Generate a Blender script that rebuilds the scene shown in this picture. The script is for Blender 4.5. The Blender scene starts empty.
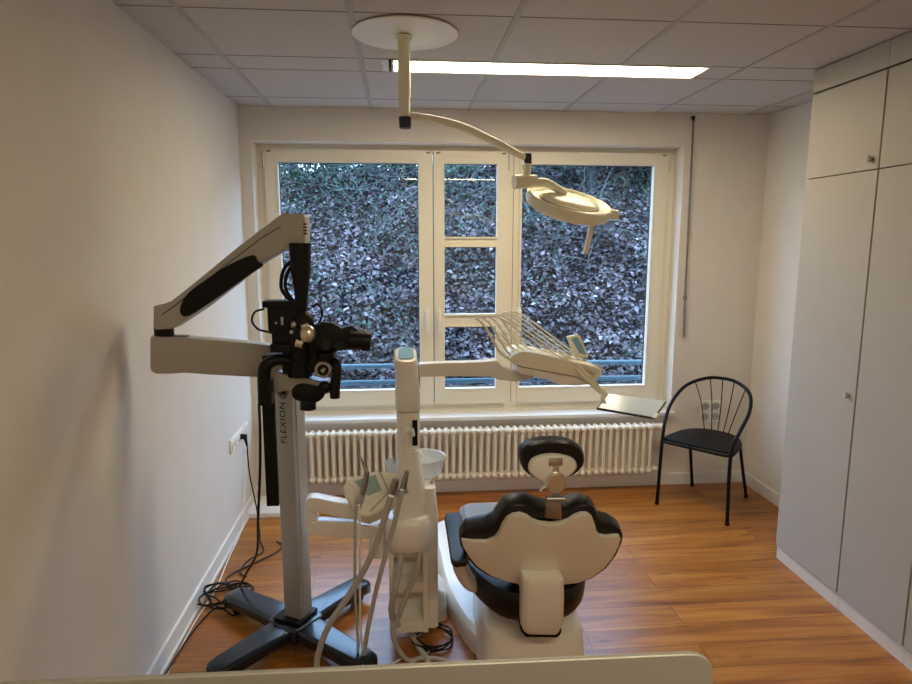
import bpy, bmesh, math, random
from mathutils import Vector, Matrix
import numpy as np
random.seed(7); rng = np.random.default_rng(11)
PI = math.pi; V = Vector
S = bpy.context.scene; COL = S.collection

# ------------------------------------------------------------ camera
F_PX, PITCH, YAW, EYE = 642.69, .1559, .0852, 1.748
cam = bpy.data.objects.new('camera', bpy.data.cameras.new('camera')); COL.objects.link(cam)
cam.data.sensor_width = 36; cam.data.lens = F_PX/912*36; cam.data.clip_start = .02; cam.data.clip_end = 200
cam.location = (0, 0, EYE); cam.rotation_euler = (PI/2-PITCH, 0, -YAW)
S.camera = cam
# ------------------------------------------------------------ world, light, exposure
S.view_settings.view_transform = 'Standard'; S.view_settings.look = 'None'
S.view_settings.gamma = 1; S.view_settings.use_curve_mapping = False
S.view_settings.exposure = 1.77
W = bpy.data.worlds.new('world'); S.world = W; W.use_nodes = True
_b = W.node_tree.nodes['Background']; _b.inputs[0].default_value = (.44, .67, 1.0, 1); _b.inputs[1].default_value = 2.9
LAMP_COL = (1.0, .85, .58); LAMP_STR = 9.0

# ------------------------------------------------------------ helpers
def at(px, py, X=None, Y=None, Z=None, pl=None):
    """room point seen at a photo pixel, on the plane X=, Y=, Z= or (point, normal)"""
    a, b = (px-456)/F_PX, (342-py)/F_PX
    y = math.cos(PITCH)+b*math.sin(PITCH); z = -math.sin(PITCH)+b*math.cos(PITCH)
    r = V((a*math.cos(YAW)+y*math.sin(YAW), -a*math.sin(YAW)+y*math.cos(YAW), z)); o = V((0, 0, EYE))
    if Y is not None: t = Y/r.y
    elif X is not None: t = X/r.x
    elif Z is not None: t = (Z-EYE)/r.z
    else: t = (pl[0]-o).dot(pl[1])/r.dot(pl[1])
    return o+r*t

def new_mat(name, col, rough=.5, metal=0, spec=.5, noise=0, nscale=40, bump=0, bscale=200, coat=0, emit=None, trans=0):
    m = bpy.data.materials.new(name); m.use_nodes = True
    nt = m.node_tree; b = nt.nodes['Principled BSDF']
    b.inputs['Base Color'].default_value = (*col, 1); b.inputs['Roughness'].default_value = rough
    b.inputs['Metallic'].default_value = metal; b.inputs['Specular IOR Level'].default_value = spec
    b.inputs['Coat Weight'].default_value = coat; b.inputs['Coat Roughness'].default_value = .08
    b.inputs['Transmission Weight'].default_value = trans
    tc = nt.nodes.new('ShaderNodeTexCoord')
    if noise:
        n = nt.nodes.new('ShaderNodeTexNoise'); n.inputs['Scale'].default_value = nscale; n.inputs['Detail'].default_value = 5
        nt.links.new(tc.outputs['Object'], n.inputs['Vector'])
        r = nt.nodes.new('ShaderNodeValToRGB')
        r.color_ramp.elements[0].position = .3; r.color_ramp.elements[1].position = .7
        r.color_ramp.elements[0].color = (*[c*(1-noise) for c in col], 1); r.color_ramp.elements[1].color = (*[min(1, c*(1+noise)) for c in col], 1)
        nt.links.new(n.outputs['Fac'], r.inputs['Fac']); nt.links.new(r.outputs['Color'], b.inputs['Base Color'])
    if bump:
        n = nt.nodes.new('ShaderNodeTexNoise'); n.inputs['Scale'].default_value = bscale; n.inputs['Detail'].default_value = 3
        nt.links.new(tc.outputs['Object'], n.inputs['Vector'])
        u = nt.nodes.new('ShaderNodeBump'); u.inputs['Strength'].default_value = bump; u.inputs['Distance'].default_value = .002
        nt.links.new(n.outputs['Fac'], u.inputs['Height']); nt.links.new(u.outputs['Normal'], b.inputs['Normal'])
    if emit:
        b.inputs['Emission Color'].default_value = (*emit[0], 1); b.inputs['Emission Strength'].default_value = emit[1]
    return m

M = {}
M['wall'] = new_mat('wall_paint', (.74, .70, .64), .9, spec=.2, noise=.02, nscale=6, bump=.25, bscale=130)
M['ceil'] = new_mat('ceiling_tile', (.55, .515, .485), .95, spec=.1, noise=.03, nscale=60)
M['seam'] = new_mat('ceiling_seam', (.22, .21, .20), .95, spec=.1)
M['grid'] = new_mat('grid_bar', (.42, .40, .38), .6)
M['base'] = new_mat('baseboard_paint', (.78, .76, .72), .45)
M['frame'] = new_mat('window_plastic', (.84, .80, .68), .35, noise=.01)
M['sill'] = new_mat('sill_stone', (.80, .80, .80), .22, noise=.02)
M['gasket'] = new_mat('gasket', (.06, .06, .06), .6)
M['cab'] = new_mat('cabinet_laminate', (.42, .39, .345), .55, spec=.3, noise=.015, nscale=8)
M['plinth'] = new_mat('plinth_laminate', (.66, .62, .57), .5)
M['dark'] = new_mat('dark_gap', (.03, .03, .03), .8)
M['chrome'] = new_mat('brushed_nickel', (.55, .53, .50), .3, metal=1)
M['rad'] = new_mat('radiator_enamel', (.86, .83, .74), .4, noise=.01)
M['white'] = new_mat('white_plastic', (.86, .84, .78), .35)
M['ivory'] = new_mat('ivory_plastic', (.85, .82, .66), .35)
M['shell'] = new_mat('chair_shell', (.86, .81, .72), .38, coat=.2)
M['cream'] = new_mat('cream_housing', (.86, .83, .77), .32, coat=.2)
M['leather'] = new_mat('black_upholstery', (.006, .006, .007), .36, spec=.35, bump=.15, bscale=400)
M['blackpl'] = new_mat('black_plastic', (.004, .004, .005), .45, spec=.25)
M['blackmt'] = new_mat('black_painted_steel', (.004, .004, .005), .5, spec=.2)
M['bluebase'] = new_mat('blue_black_enamel', (.004, .012, .028), .25, coat=.2)
M['silver'] = new_mat('silver_column', (.40, .39, .37), .38, metal=.35)
M['armgrey'] = new_mat('arm_grey', (.42, .405, .36), .42)
M['sphere'] = new_mat('satin_steel', (.75, .70, .58), .3, metal=.9)
M['hose'] = new_mat('grey_hose', (.46, .45, .42), .5)
M['hoselt'] = new_mat('ivory_hose', (.82, .80, .72), .4)
M['steel'] = new_mat('instrument_steel', (.40, .38, .35), .3, metal=.9)
M['lcd'] = new_mat('lcd_green', (.32, .48, .43), .12)
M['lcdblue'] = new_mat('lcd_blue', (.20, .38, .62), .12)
M['alu'] = new_mat('aluminium', (.33, .32, .29), .45, metal=.35, bump=.05, bscale=900)
M['rodgrey'] = new_mat('rod_grey', (.16, .15, .14), .5)
M['socket'] = new_mat('socket_plastic', (.48, .45, .39), .4)
M['navy'] = new_mat('navy_joint', (.010, .012, .05), .35)
M['tray'] = new_mat('paper_sky_tint', (.62, .76, .92), .15)  # white paper; the blue sky reflection is put into its colour
M['panelrefl'] = new_mat('panel_blue_reflection', (.26, .50, .68), .15)  # blue reflection on the unit's slanted top, painted as base colour
M['trayrim'] = new_mat('tray_rim', (.06, .065, .07), .35)
M['rail'] = new_mat('outside_rail', (.07, .13, .16), .45)
M['zinc'] = new_mat('outside_sill', (.18, .28, .36), .3)
M['bark'] = new_mat('bark', (.02, .02, .018), .9, noise=.4, nscale=20)
M['soil'] = new_mat('soil', (.012, .010, .010), 1, noise=.5, nscale=12)
M['desk'] = new_mat('desk_laminate', (.6, .56, .5), .5)
M['plaster'] = new_mat('outside_render', (.45, .45, .45), .9)
M['lightbody'] = new_mat('lamp_housing', (.7, .68, .62), .5)
M['diff'] = new_mat('lamp_diffuser', (.9, .88, .8), .5, emit=(LAMP_COL, LAMP_STR))
M['paper'] = new_mat('white_cloth', (.8, .8, .8), .8)

def glass_mat(name, tint=(1, 1, 1), gl=.5):
    m = bpy.data.materials.new(name); m.use_nodes = True; nt = m.node_tree; nt.nodes.clear()
    o = nt.nodes.new('ShaderNodeOutputMaterial'); mx = nt.nodes.new('ShaderNodeMixShader')
    t = nt.nodes.new('ShaderNodeBsdfTransparent'); t.inputs[0].default_value = (*tint, 1)
    g = nt.nodes.new('ShaderNodeBsdfGlossy'); g.inputs['Roughness'].default_value = .01 if gl < 1 else .15
    fr = nt.nodes.new('ShaderNodeFresnel'); fr.inputs[0].default_value = 1.5
    ge = nt.nodes.new('ShaderNodeNewGeometry'); mr = nt.nodes.new('ShaderNodeMapRange')      # same sheet reflectance from both sides
    mr.inputs['To Min'].default_value = 1.5; mr.inputs['To Max'].default_value = 1/1.5
    nt.links.new(ge.outputs['Backfacing'], mr.inputs['Value']); nt.links.new(mr.outputs['Result'], fr.inputs[0])
    nt.links.new(fr.outputs[0], mx.inputs[0]); nt.links.new(t.outputs[0], mx.inputs[1]); nt.links.new(g.outputs[0], mx.inputs[2])
    nt.links.new(mx.outputs[0], o.inputs[0]); return m
M['glass'] = glass_mat('window_glass', (.93, .97, 1))
M['bowlglass'] = bpy.data.materials.new('bowl_plastic'); M['bowlglass'].use_nodes = True
_n = M['bowlglass'].node_tree; _p = _n.nodes['Principled BSDF']; _p.inputs['Base Color'].default_value = (.80, .84, .86, 1); _p.inputs['Roughness'].default_value = .08; _p.inputs['Alpha'].default_value = .55
M['film'] = bpy.data.materials.new('clear_film'); M['film'].use_nodes = True
_n = M['film'].node_tree; _p = _n.nodes['Principled BSDF']; _p.inputs['Base Color'].default_value = (.75, .80, .85, 1); _p.inputs['Roughness'].default_value = .12; _p.inputs['Alpha'].default_value = .32

def wood_floor():
    m = bpy.data.materials.new('plank_floor'); m.use_nodes = True; nt = m.node_tree; b = nt.nodes['Principled BSDF']
    N = nt.nodes.new; L = nt.links.new
    tc = N('ShaderNodeTexCoord')
    br = N('ShaderNodeTexBrick'); br.inputs['Scale'].default_value = 1; br.inputs['Brick Width'].default_value = 1.28; br.inputs['Row Height'].default_value = .155
    br.inputs['Mortar Size'].default_value = .0020; br.inputs['Mortar Smooth'].default_value = .3; br.offset = .37; br.inputs['Bias'].default_value = 0
    br.inputs['Color1'].default_value = (0, 0, 0, 1); br.inputs['Color2'].default_value = (1, 1, 1, 1); br.inputs['Mortar'].default_value = (.5, .5, .5, 1)
    L(tc.outputs['Object'], br.inputs['Vector'])
    mp = N('ShaderNodeMapping'); mp.inputs['Scale'].default_value = (1.0, 11, 1); L(tc.outputs['Object'], mp.inputs['Vector'])
    ad = N('ShaderNodeVectorMath'); ad.operation = 'ADD'; L(mp.outputs[0], ad.inputs[0])
    sc = N('ShaderNodeVectorMath'); sc.operation = 'SCALE'; sc.inputs['Scale'].default_value = 9; L(br.outputs['Color'], sc.inputs[0]); L(sc.outputs[0], ad.inputs[1])
    n1 = N('ShaderNodeTexNoise'); n1.inputs['Scale'].default_value = 1.6; n1.inputs['Detail'].default_value = 7; n1.inputs['Distortion'].default_value = .8; L(ad.outputs[0], n1.inputs['Vector'])
    r = N('ShaderNodeValToRGB'); e = r.color_ramp.elements
    e[0].position = .28; e[0].color = (.22, .070, .012, 1); e[1].position = .75; e[1].color = (.56, .255, .045, 1)
    k = e.new(.48); k.color = (.40, .138, .020, 1)
    L(n1.outputs['Fac'], r.inputs['Fac'])
    mx = N('ShaderNodeMix'); mx.data_type = 'RGBA'; mx.blend_type = 'MULTIPLY'; mx.inputs[0].default_value = .45
    r2 = N('ShaderNodeValToRGB'); r2.color_ramp.elements[0].color = (.50, .45, .42, 1); r2.color_ramp.elements[1].color = (1, 1, 1, 1)
    L(br.outputs['Color'], r2.inputs['Fac']); L(r.outputs['Color'], mx.inputs[6]); L(r2.outputs['Color'], mx.inputs[7])
    # knots
    mp2 = N('ShaderNodeMapping'); mp2.inputs['Scale'].default_value = (2.2, 7, 1); L(tc.outputs['Object'], mp2.inputs['Vector'])
    vo = N('ShaderNodeTexVoronoi'); vo.inputs['Scale'].default_value = 1.1; L(mp2.outputs[0], vo.inputs['Vector'])
    r3 = N('ShaderNodeValToRGB'); r3.color_ramp.elements[0].position = .02; r3.color_ramp.elements[0].color = (.25, .2, .18, 1); r3.color_ramp.elements[1].position = .13; r3.color_ramp.elements[1].color = (1, 1, 1, 1)
    L(vo.outputs['Distance'], r3.inputs['Fac'])
    m2 = N('ShaderNodeMix'); m2.data_type = 'RGBA'; m2.blend_type = 'MULTIPLY'; m2.inputs[0].default_value = .7
    L(mx.outputs[2], m2.inputs[6]); L(r3.outputs['Color'], m2.inputs[7])
    m3 = N('ShaderNodeMix'); m3.data_type = 'RGBA'; L(br.outputs['Fac'], m3.inputs[0]); L(m2.outputs[2], m3.inputs[6]); m3.inputs[7].default_value = (.12, .04, .012, 1)
    L(m3.outputs[2], b.inputs['Base Color']); b.inputs['Roughness'].default_value = .30; b.inputs['Specular IOR Level'].default_value = .5
    return m
M['floor'] = wood_floor()

def leaf_mat(name, cols, rough=.55):
    m = bpy.data.materials.new(name); m.use_nodes = True; nt = m.node_tree; b = nt.nodes['Principled BSDF']
    g = nt.nodes.new('ShaderNodeNewGeometry'); r = nt.nodes.new('ShaderNodeValToRGB'); r.color_ramp.interpolation = 'LINEAR'
    el = r.color_ramp.elements
    while len(el) < len(cols): el.new(.5)
    for i, c in enumerate(cols): el[i].position = i/(len(cols)-1); el[i].color = (*c, 1)
    nt.links.new(g.outputs['Random Per Island'], r.inputs['Fac'])
    tc = nt.nodes.new('ShaderNodeTexCoord'); n = nt.nodes.new('ShaderNodeTexNoise'); n.inputs['Scale'].default_value = 1.5; n.inputs['Detail'].default_value = 4
    r2 = nt.nodes.new('ShaderNodeValToRGB'); r2.color_ramp.elements[0].position = .36; r2.color_ramp.elements[0].color = (.30, .28, .30, 1); r2.color_ramp.elements[1].position = .62; r2.color_ramp.elements[1].color = (1, 1, 1, 1)
    mx = nt.nodes.new('ShaderNodeMix'); mx.data_type = 'RGBA'; mx.blend_type = 'MULTIPLY'; mx.inputs[0].default_value = 1
    nt.links.new(tc.outputs['Object'], n.inputs['Vector']); nt.links.new(n.outputs['Fac'], r2.inputs['Fac'])
    nt.links.new(r.outputs['Color'], mx.inputs[6]); nt.links.new(r2.outputs['Color'], mx.inputs[7]); nt.links.new(mx.outputs[2], b.inputs['Base Color'])
    b.inputs['Roughness'].default_value = rough; b.inputs['Specular IOR Level'].default_value = .15 if 'ever' in name else .4; return m
M['leafdry'] = leaf_mat('fallen_leaf', [(.012, .008, .008), (.05, .03, .025), (.10, .075, .078), (.025, .015, .012), (.28, .23, .25), (.09, .055, .045), (.18, .145, .155), (.03, .018, .014), (.42, .36, .38)])
M['leafivy'] = leaf_mat('ivy_leaf', [(.004, .014, .008), (.012, .040, .022), (.025, .075, .040), (.06, .13, .075)], .4)
M['leafever'] = leaf_mat('evergreen_leaf', [(.001, .003, .002), (.002, .006, .004), (.004, .010, .006)], .5)
M['twig'] = leaf_mat('twig_bark', [(.02, .025, .022), (.07, .09, .075), (.14, .17, .14)], .8)

def tag(o, label=None, cat=None, group=None, kind=None):
    if label: o['label'] = label
    if cat: o['category'] = cat
    if group: o['group'] = group
    if kind: o['kind'] = kind
    return o
ROOT = {}
def thing(name, label, cat, loc, group=None):
    o = bpy.data.objects.new(name, None); COL.objects.link(o); o.location = loc; o.empty_display_size = .05
    ROOT[o] = V(loc); return tag(o, label, cat, group)
def obj(name, bm, mat, parent=None, smooth=True, label=None, loc=None, sharp=35):
    """one mesh object; vertices are given in room coordinates"""
    base = ROOT[parent] if parent is not None else (V(loc) if loc is not None else V((0, 0, 0)))
    bmesh.ops.translate(bm, vec=-base, verts=bm.verts)
    bmesh.ops.recalc_face_normals(bm, faces=bm.faces)
    me = bpy.data.meshes.new(name); bm.to_mesh(me); bm.free()
    for mm in (mat if isinstance(mat, list) else [mat]): me.materials.append(mm)
    if smooth:
        me.polygons.foreach_set('use_smooth', [True]*len(me.polygons)); me.set_sharp_from_angle(angle=math.radians(sharp))
    o = bpy.data.objects.new(name, me); COL.objects.link(o)
    if parent is not None: o.parent = parent
    else: o.location = base
    ROOT[o] = base
    if label: o['label'] = label
    return o
def struct(name, bm, mat, parent=None, **k):
    o = obj(name, bm, mat, parent, **k)
    if parent is None: o['kind'] = 'structure'
    return o
def bevel(bm, w, seg=2, geom=None, ang=30):
    if w <= 0: return
    es = [e for e in (geom or bm.edges) if len(e.link_faces) == 2 and e.calc_face_angle(0) > math.radians(ang)]
    bmesh.ops.bevel(bm, geom=es, offset=w, segments=seg, affect='EDGES', profile=.6, clamp_overlap=True)
def merge(*bms):
    out = bms[0]
    for b in bms[1:]:
        me = bpy.data.meshes.new('t'); b.to_mesh(me); b.free(); out.from_mesh(me); bpy.data.meshes.remove(me)
    return out
def box(lo, hi, bv=0, seg=2, rot=None, piv=None):
    bm = bmesh.new(); bmesh.ops.create_cube(bm, size=1)
    lo, hi = V(lo), V(hi); c = (lo+hi)/2; s = hi-lo
    for v in bm.verts: v.co = V((v.co.x*s.x, v.co.y*s.y, v.co.z*s.z))+c
    bevel(bm, bv, seg)
    if rot is not None: bmesh.ops.rotate(bm, cent=piv if piv is not None else c, matrix=rot, verts=bm.verts)
    return bm
def obox(c, dx, dy, dz, sx, sy, sz, bv=0, seg=2):
    """box of size sx,sy,sz along given axes at centre c"""
    bm = bmesh.new(); bmesh.ops.create_cube(bm, size=1)
    for v in bm.verts: v.co = V((v.co.x*sx, v.co.y*sy, v.co.z*sz))
    bevel(bm, bv, seg); dx, dy, dz = V(dx).normalized(), V(dy).normalized(), V(dz).normalized()
    for v in bm.verts: v.co = V(c)+dx*v.co.x+dy*v.co.y+dz*v.co.z
    return bm
def crom(pts, n=8):
    pts = [V(p) for p in pts]
    if len(pts) < 3 or n < 2: return pts
    P = [pts[0]*2-pts[1]]+pts+[pts[-1]*2-pts[-2]]; out = []
    for i in range(1, len(P)-2):
        for k in range(n):
            t = k/n; a, b, c, d = P[i-1], P[i], P[i+1], P[i+2]
            out.append(.5*((2*b)+(c-a)*t+(2*a-5*b+4*c-d)*t*t+(3*b-a-3*c+d)*t**3))
    out.append(P[-2]); return out
def tube(pts, r, n=8, seg=12, smooth=True, cap=True):
    rs = r if isinstance(r, (list, tuple)) else None
    path = crom(pts, n) if smooth else [V(p) for p in pts]
    m = len(path)-1; bm = bmesh.new(); rings = []; up = None
    for i, p in enumerate(path):
        t = (path[min(i+1, m)]-path[max(i-1, 0)]).normalized()
        if up is None: up = t.orthogonal().normalized()
        up = (up-t*up.dot(t)).normalized(); w = t.cross(up)
        if rs:
            f = i/m*(len(rs)-1); k = min(int(f), len(rs)-2); rr = rs[k]+(rs[k+1]-rs[k])*(f-k)
        else: rr = r
        rings.append([bm.verts.new(p+up*math.cos(2*PI*j/seg)*rr+w*math.sin(2*PI*j/seg)*rr) for j in range(seg)])
    for a, b in zip(rings, rings[1:]):
        for j in range(seg): bm.faces.new((a[j], a[(j+1) % seg], b[(j+1) % seg], b[j]))
    if cap: bm.faces.new(rings[0][::-1]); bm.faces.new(rings[-1])
    return bm
def cyl(a, b, r, r2=None, seg=24, bv=0):
    bm = tube([a, b], [r, r2 if r2 is not None else r], smooth=False, seg=seg)
    if bv: bevel(bm, bv, 2, ang=50)
    return bm
def lathe(prof, c, axis=(0, 0, 1), seg=32):
    """profile of (radius, height) turned about an axis through c"""
    ax = V(axis).normalized(); u = ax.orthogonal().normalized(); w = ax.cross(u); bm = bmesh.new(); rings = []
    for r, h in prof:
        if r < 1e-6: rings.append([bm.verts.new(V(c)+ax*h)])
        else: rings.append([bm.verts.new(V(c)+ax*h+(u*math.cos(2*PI*j/seg)+w*math.sin(2*PI*j/seg))*r) for j in range(seg)])
    for a, b in zip(rings, rings[1:]):
        for j in range(seg):
            k = (j+1) % seg
            if len(a) == 1 and len(b) == 1: continue
            if len(a) == 1: bm.faces.new((a[0], b[j], b[k]))
            elif len(b) == 1: bm.faces.new((a[j], a[k], b[0]))
            else: bm.faces.new((a[j], a[k], b[k], b[j]))
    for r_ in (rings[0], rings[-1]):
        if len(r_) > 2: bm.faces.new(r_)
    return bm
def slab(poly, d, bv=0, seg=2, mid=False):
    """closed 3D outline thickened by vector d"""
    bm = bmesh.new(); d = V(d); poly = [V(p) for p in poly]
    if mid: poly = [p-d*.5 for p in poly]
    a = [bm.verts.new(p) for p in poly]; b = [bm.verts.new(p+d) for p in poly]; n = len(a)
    bm.faces.new(a); bm.faces.new(b[::-1])
    for i in range(n): bm.faces.new((a[i], b[i], b[(i+1) % n], a[(i+1) % n]))
    bmesh.ops.recalc_face_normals(bm, faces=bm.faces)
    bevel(bm, bv, seg, ang=25)
    return bm
def smooth_loop(pts, n=4):
    P = [V(p) for p in pts]; m = len(P); out = []
    for i in range(m):
        a, b, c, d = P[i-1], P[i], P[(i+1) % m], P[(i+2) % m]
        for k in range(n):
            t = k/n; out.append(.5*((2*b)+(c-a)*t+(2*a-5*b+4*c-d)*t*t+(3*b-a-3*c+d)*t**3))
    return out
def loft(secs, bv=0, cap=True):
    """list of same-length closed rings of 3D points"""
    bm = bmesh.new(); R = [[bm.verts.new(p) for p in s] for s in secs]; n = len(R[0])
    for a, b in zip(R, R[1:]):
        for j in range(n): bm.faces.new((a[j], a[(j+1) % n], b[(j+1) % n], b[j]))
    if cap: bm.faces.new(R[0][::-1]); bm.faces.new(R[-1])
    bmesh.ops.recalc_face_normals(bm, faces=bm.faces)
    if bv: bevel(bm, bv, 2, ang=40)
    return bm
def rrect(c, sx, sy, r, z=None, n=4, rot=0):
    """rounded rectangle ring in XY at centre c"""
    out = []; c = V(c)
    for q, (qx, qy) in enumerate(((1, 1), (-1, 1), (-1, -1), (1, -1))):
        for k in range(n+1):
            a = PI/2*(q+k/n); p = V((qx*(sx/2-r)+r*math.cos(a), qy*(sy/2-r)+r*math.sin(a), 0))
            out.append(c+Matrix.Rotation(rot, 3, 'Z')@p)
    return out
def ball(c, rx, ry=None, rz=None, seg=20):
    bm = bmesh.new(); bmesh.ops.create_uvsphere(bm, u_segments=seg, v_segments=seg//2+2, radius=1)
    for v in bm.verts: v.co = V((v.co.x*rx, v.co.y*(ry or rx), v.co.z*(rz or rx)))+V(c)
    return bm
def shift(bm, d): bmesh.ops.translate(bm, vec=V(d), verts=bm.verts); return bm
def dup(o, loc=None, parent=None):
    c = o.copy(); COL.objects.link(c)
    if parent is not None: c.parent = parent
    if loc is not None: c.location = loc
    for ch in list(o.children): dup(ch, parent=c)
    return c

# ============================================================ ROOM
XL, XR, YB, YR, H = -1.009, 2.49, 4.315, -1.3, 2.587
OX0, OX1, OZ0, OZ1 = -.934, 1.907, .525, 2.378     # window opening
YF = 4.465                                         # inner face of the window frame
struct('floor', box((XL-.3, YR-.3, -.12), (XR+.3, YB+.3, 0)), M['floor'], smooth=False)
struct('wall_left', box((XL-.3, YR-.3, 0), (XL, YB+.3, H+.3)), M['wall'], smooth=False)
struct('wall_right', box((XR, YR-.3, 0), (XR+.3, YB+.3, H+.3)), M['wall'], smooth=False)
struct('wall_rear', box((XL, YR-.3, 0), (XR, YR, H+.3)), M['wall'], smooth=False)
struct('wall_back', merge(box((XL, YB, 0), (XR, YB+.3, OZ0)), box((XL, YB, OZ1), (XR, YB+.3, H+.3)),
       box((XL, YB, OZ0), (OX0, YB+.3, OZ1)), box((OX1, YB, OZ0), (XR, YB+.3, OZ1))), M['wall'], smooth=False)
# ceiling: backing, tiles with open seams, broad grid bars
LX = [XL]+[-.7995+.625*i for i in range(6)]+[XR]
TY = [YB, 4.046, 3.412, 3.180, 2.567, 1.942, 1.317, .692, .067, -.163, -.79, YR]
tiles = []
for i in range(len(LX)-1):
    for j in range(len(TY)-1):
        y1, y0 = TY[j], TY[j+1]
        if (j == 2 or j == 8) and LX[i+1] > -.1 and LX[i] < 1.5:      # row left open for the lamp
            for a, b in ((LX[i], -.045), (1.535, LX[i+1])):
                if a < b and b > LX[i] and a < LX[i+1]: tiles.append(box((max(a, LX[i])+.003, y0+.003, H), (min(b, LX[i+1])-.003, y1-.003, H+.02)))
            continue
        tiles.append(box((LX[i]+.002, y0+.0025, H), (LX[i+1]-.002, y1-.0025, H+.02)))
struct('ceiling', merge(box((XL, YR, H+.1), (XR, YB, H+.2)), *tiles), M['ceil'], smooth=False)
struct('trim_1', box((XL, YR, H+.021), (XR, YB, H+.03)) if False else merge(*[box((a, y-.0035, H-.0012), (b, y+.0035, H+.004)) for y in TY[1:-1] for a, b in (((XL, -.045), (1.54, XR)) if y in (3.412, 3.180, .067, -.163) else ((XL, XR),))]), M['seam'], smooth=False)
def bars(x):
    segs = [(YR, -.163), (.067, 3.180), (3.412, YB)] if .02 < x < 1.5 else [(YR, YB)]
    return [box((x-.012, a, H-.004), (x+.012, b, H+.006), .001, 1) for a, b in segs]
struct('trim_2', merge(*[b for x in LX[1:-1] for b in bars(x)]), M['grid'], smooth=False)
struct('baseboard_back', merge(box((XL, YB-.014, 0), (XR, YB, .085), .003)), M['base'], smooth=False)
struct('baseboard_left', merge(box((XL, YR, 0), (XL+.014, YB, .085), .003), box((XL+.014, YR, 0), (XL+.024, YB-.02, .014), .003)), M['base'], smooth=False)
struct('baseboard_right', box((XR-.014, 3.2, 0), (XR, YB-.014, .085), .003), M['base'], smooth=False)
struct('trim_3', box((OX0-.03, YB-.035, .523), (OX1+.022, YF+.01, .548), .005), M['sill'])        # inside sill
struct('trim_4', box((OX0, YB+.2, OZ0-.02), (OX1, YB+.42, OZ0+.12), .01), M['zinc'])   # outside sill

# ---- window: fixed frame with three casements
wf = []
FD = .07
wf.append(box((OX0, YF, .548), (OX0+.05, YF+FD, OZ1), .0)); wf.append(box((OX1-.053, YF, .548), (OX1, YF+FD, OZ1), .0))
wf.append(box((OX0+.05, YF, 2.343), (OX1-.053, YF+FD, OZ1), .0)); wf.append(box((OX0+.05, YF, .548), (OX1-.053, YF+FD, .600), .0))
wf.append(box((.735, YF, .60), (.817, YF+FD, 2.343), .0))
win = obj('window_1', merge(*wf), M['frame'], loc=(.48, YF, .548)); win['kind'] = 'structure'
def casement(x0, x1, gx0, gx1, muntins):
    z0, z1, gz0, gz1 = .600, 2.345, .712, 2.264; y0, y1 = YF-.022, YF+.046
    parts = [box((x0, y0, z0), (gx0, y1, z1)), box((gx1, y0, z0), (x1, y1, z1)), box((gx0, y0, gz1), (gx1, y1, z1)), box((gx0, y0, z0), (gx1, y1, gz0))]
    parts += [box((gx0, y0+.010, a), (gx1, y1-.002, b), .003) for a, b in muntins]
    for a, b in ((x0+.012, gx0-.012), (gx1+.012, x1-.012)): pass
    c = obj('casement', merge(*parts), M['frame'], win)
    zs = [gz0]+[q for m_ in sorted(muntins) for q in m_]+[gz1]
    for a, b in zip(zs[::2], zs[1::2]):
        g = [box((gx0, y0+.046, a), (gx0+.005, y0+.056, b)), box((gx1-.005, y0+.046, a), (gx1, y0+.056, b)), box((gx0, y0+.046, a), (gx1, y0+.056, a+.005)), box((gx0, y0+.046, b-.005), (gx1, y0+.056, b))]
        obj('gasket', merge(*g), M['gasket'], c, smooth=False)
        bd_ = []
        for p0, p1 in (((gx0-.012, a-.012), (gx0+.001, b+.012)), ((gx1-.001, a-.012), (gx1+.012, b+.012)), ((gx0+.001, a-.012), (gx1-.001, a+.001)), ((gx0+.001, b-.001), (gx1-.001, b+.012))):
            bd_.append(box((p0[0], y0-.004, p0[1]), (p1[0], y0+.045, p1[1]), .0012, 1))
        obj('glazing_bead', merge(*bd_), M['frame'], c)
        obj('pane', box((gx0, y0+.057, a), (gx1, y0+.062, b)), M['glass'], c, smooth=False)
    for x in (x0+.03, x1-.03): obj('rebate_cap', box((x-.013, y0-.002, z1-.018), (x+.013, y0+.004, z1-.010), .001), M['gasket'], c, smooth=False)
    return c
c1 = casement(-.884, .222, -.80, .127, [])
c2 = casement(.230, .735, .300, .662, [(1.707, 1.775), (1.155, 1.243)])
c3 = casement(.817, 1.854, .828+.004, 1.757, [])
for c_, x in ((c1, .178), (c2, .262), (c3, .822)):
    h = merge(box((x-.016, YF-.034, 1.19), (x+.016, YF-.021, 1.29), .004), cyl((x, YF-.03, 1.255), (x, YF-.06, 1.255), .009), box((x-.013, YF-.076, 1.12), (x+.013, YF-.055, 1.272), .006))
    obj('handle', h, M['white'], c_)
for c_, x in ((c1, -.892), (c2, .742), (c3, 1.862)):
    obj('hinge', merge(cyl((x, YF-.016, 2.235), (x, YF-.016, 2.325), .006), ball((x, YF-.016, 2.33), .007), ball((x, YF-.016, 2.23), .007)), M['chrome'], c_)
obj('casement_seam', merge(box((.7755, YF-.0015, .6), (.7785, YF+.001, 2.34)), box((.2245, YF-.004, .6), (.2275, YF+.001, 2.34))), M['dark'], win, smooth=False)

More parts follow.
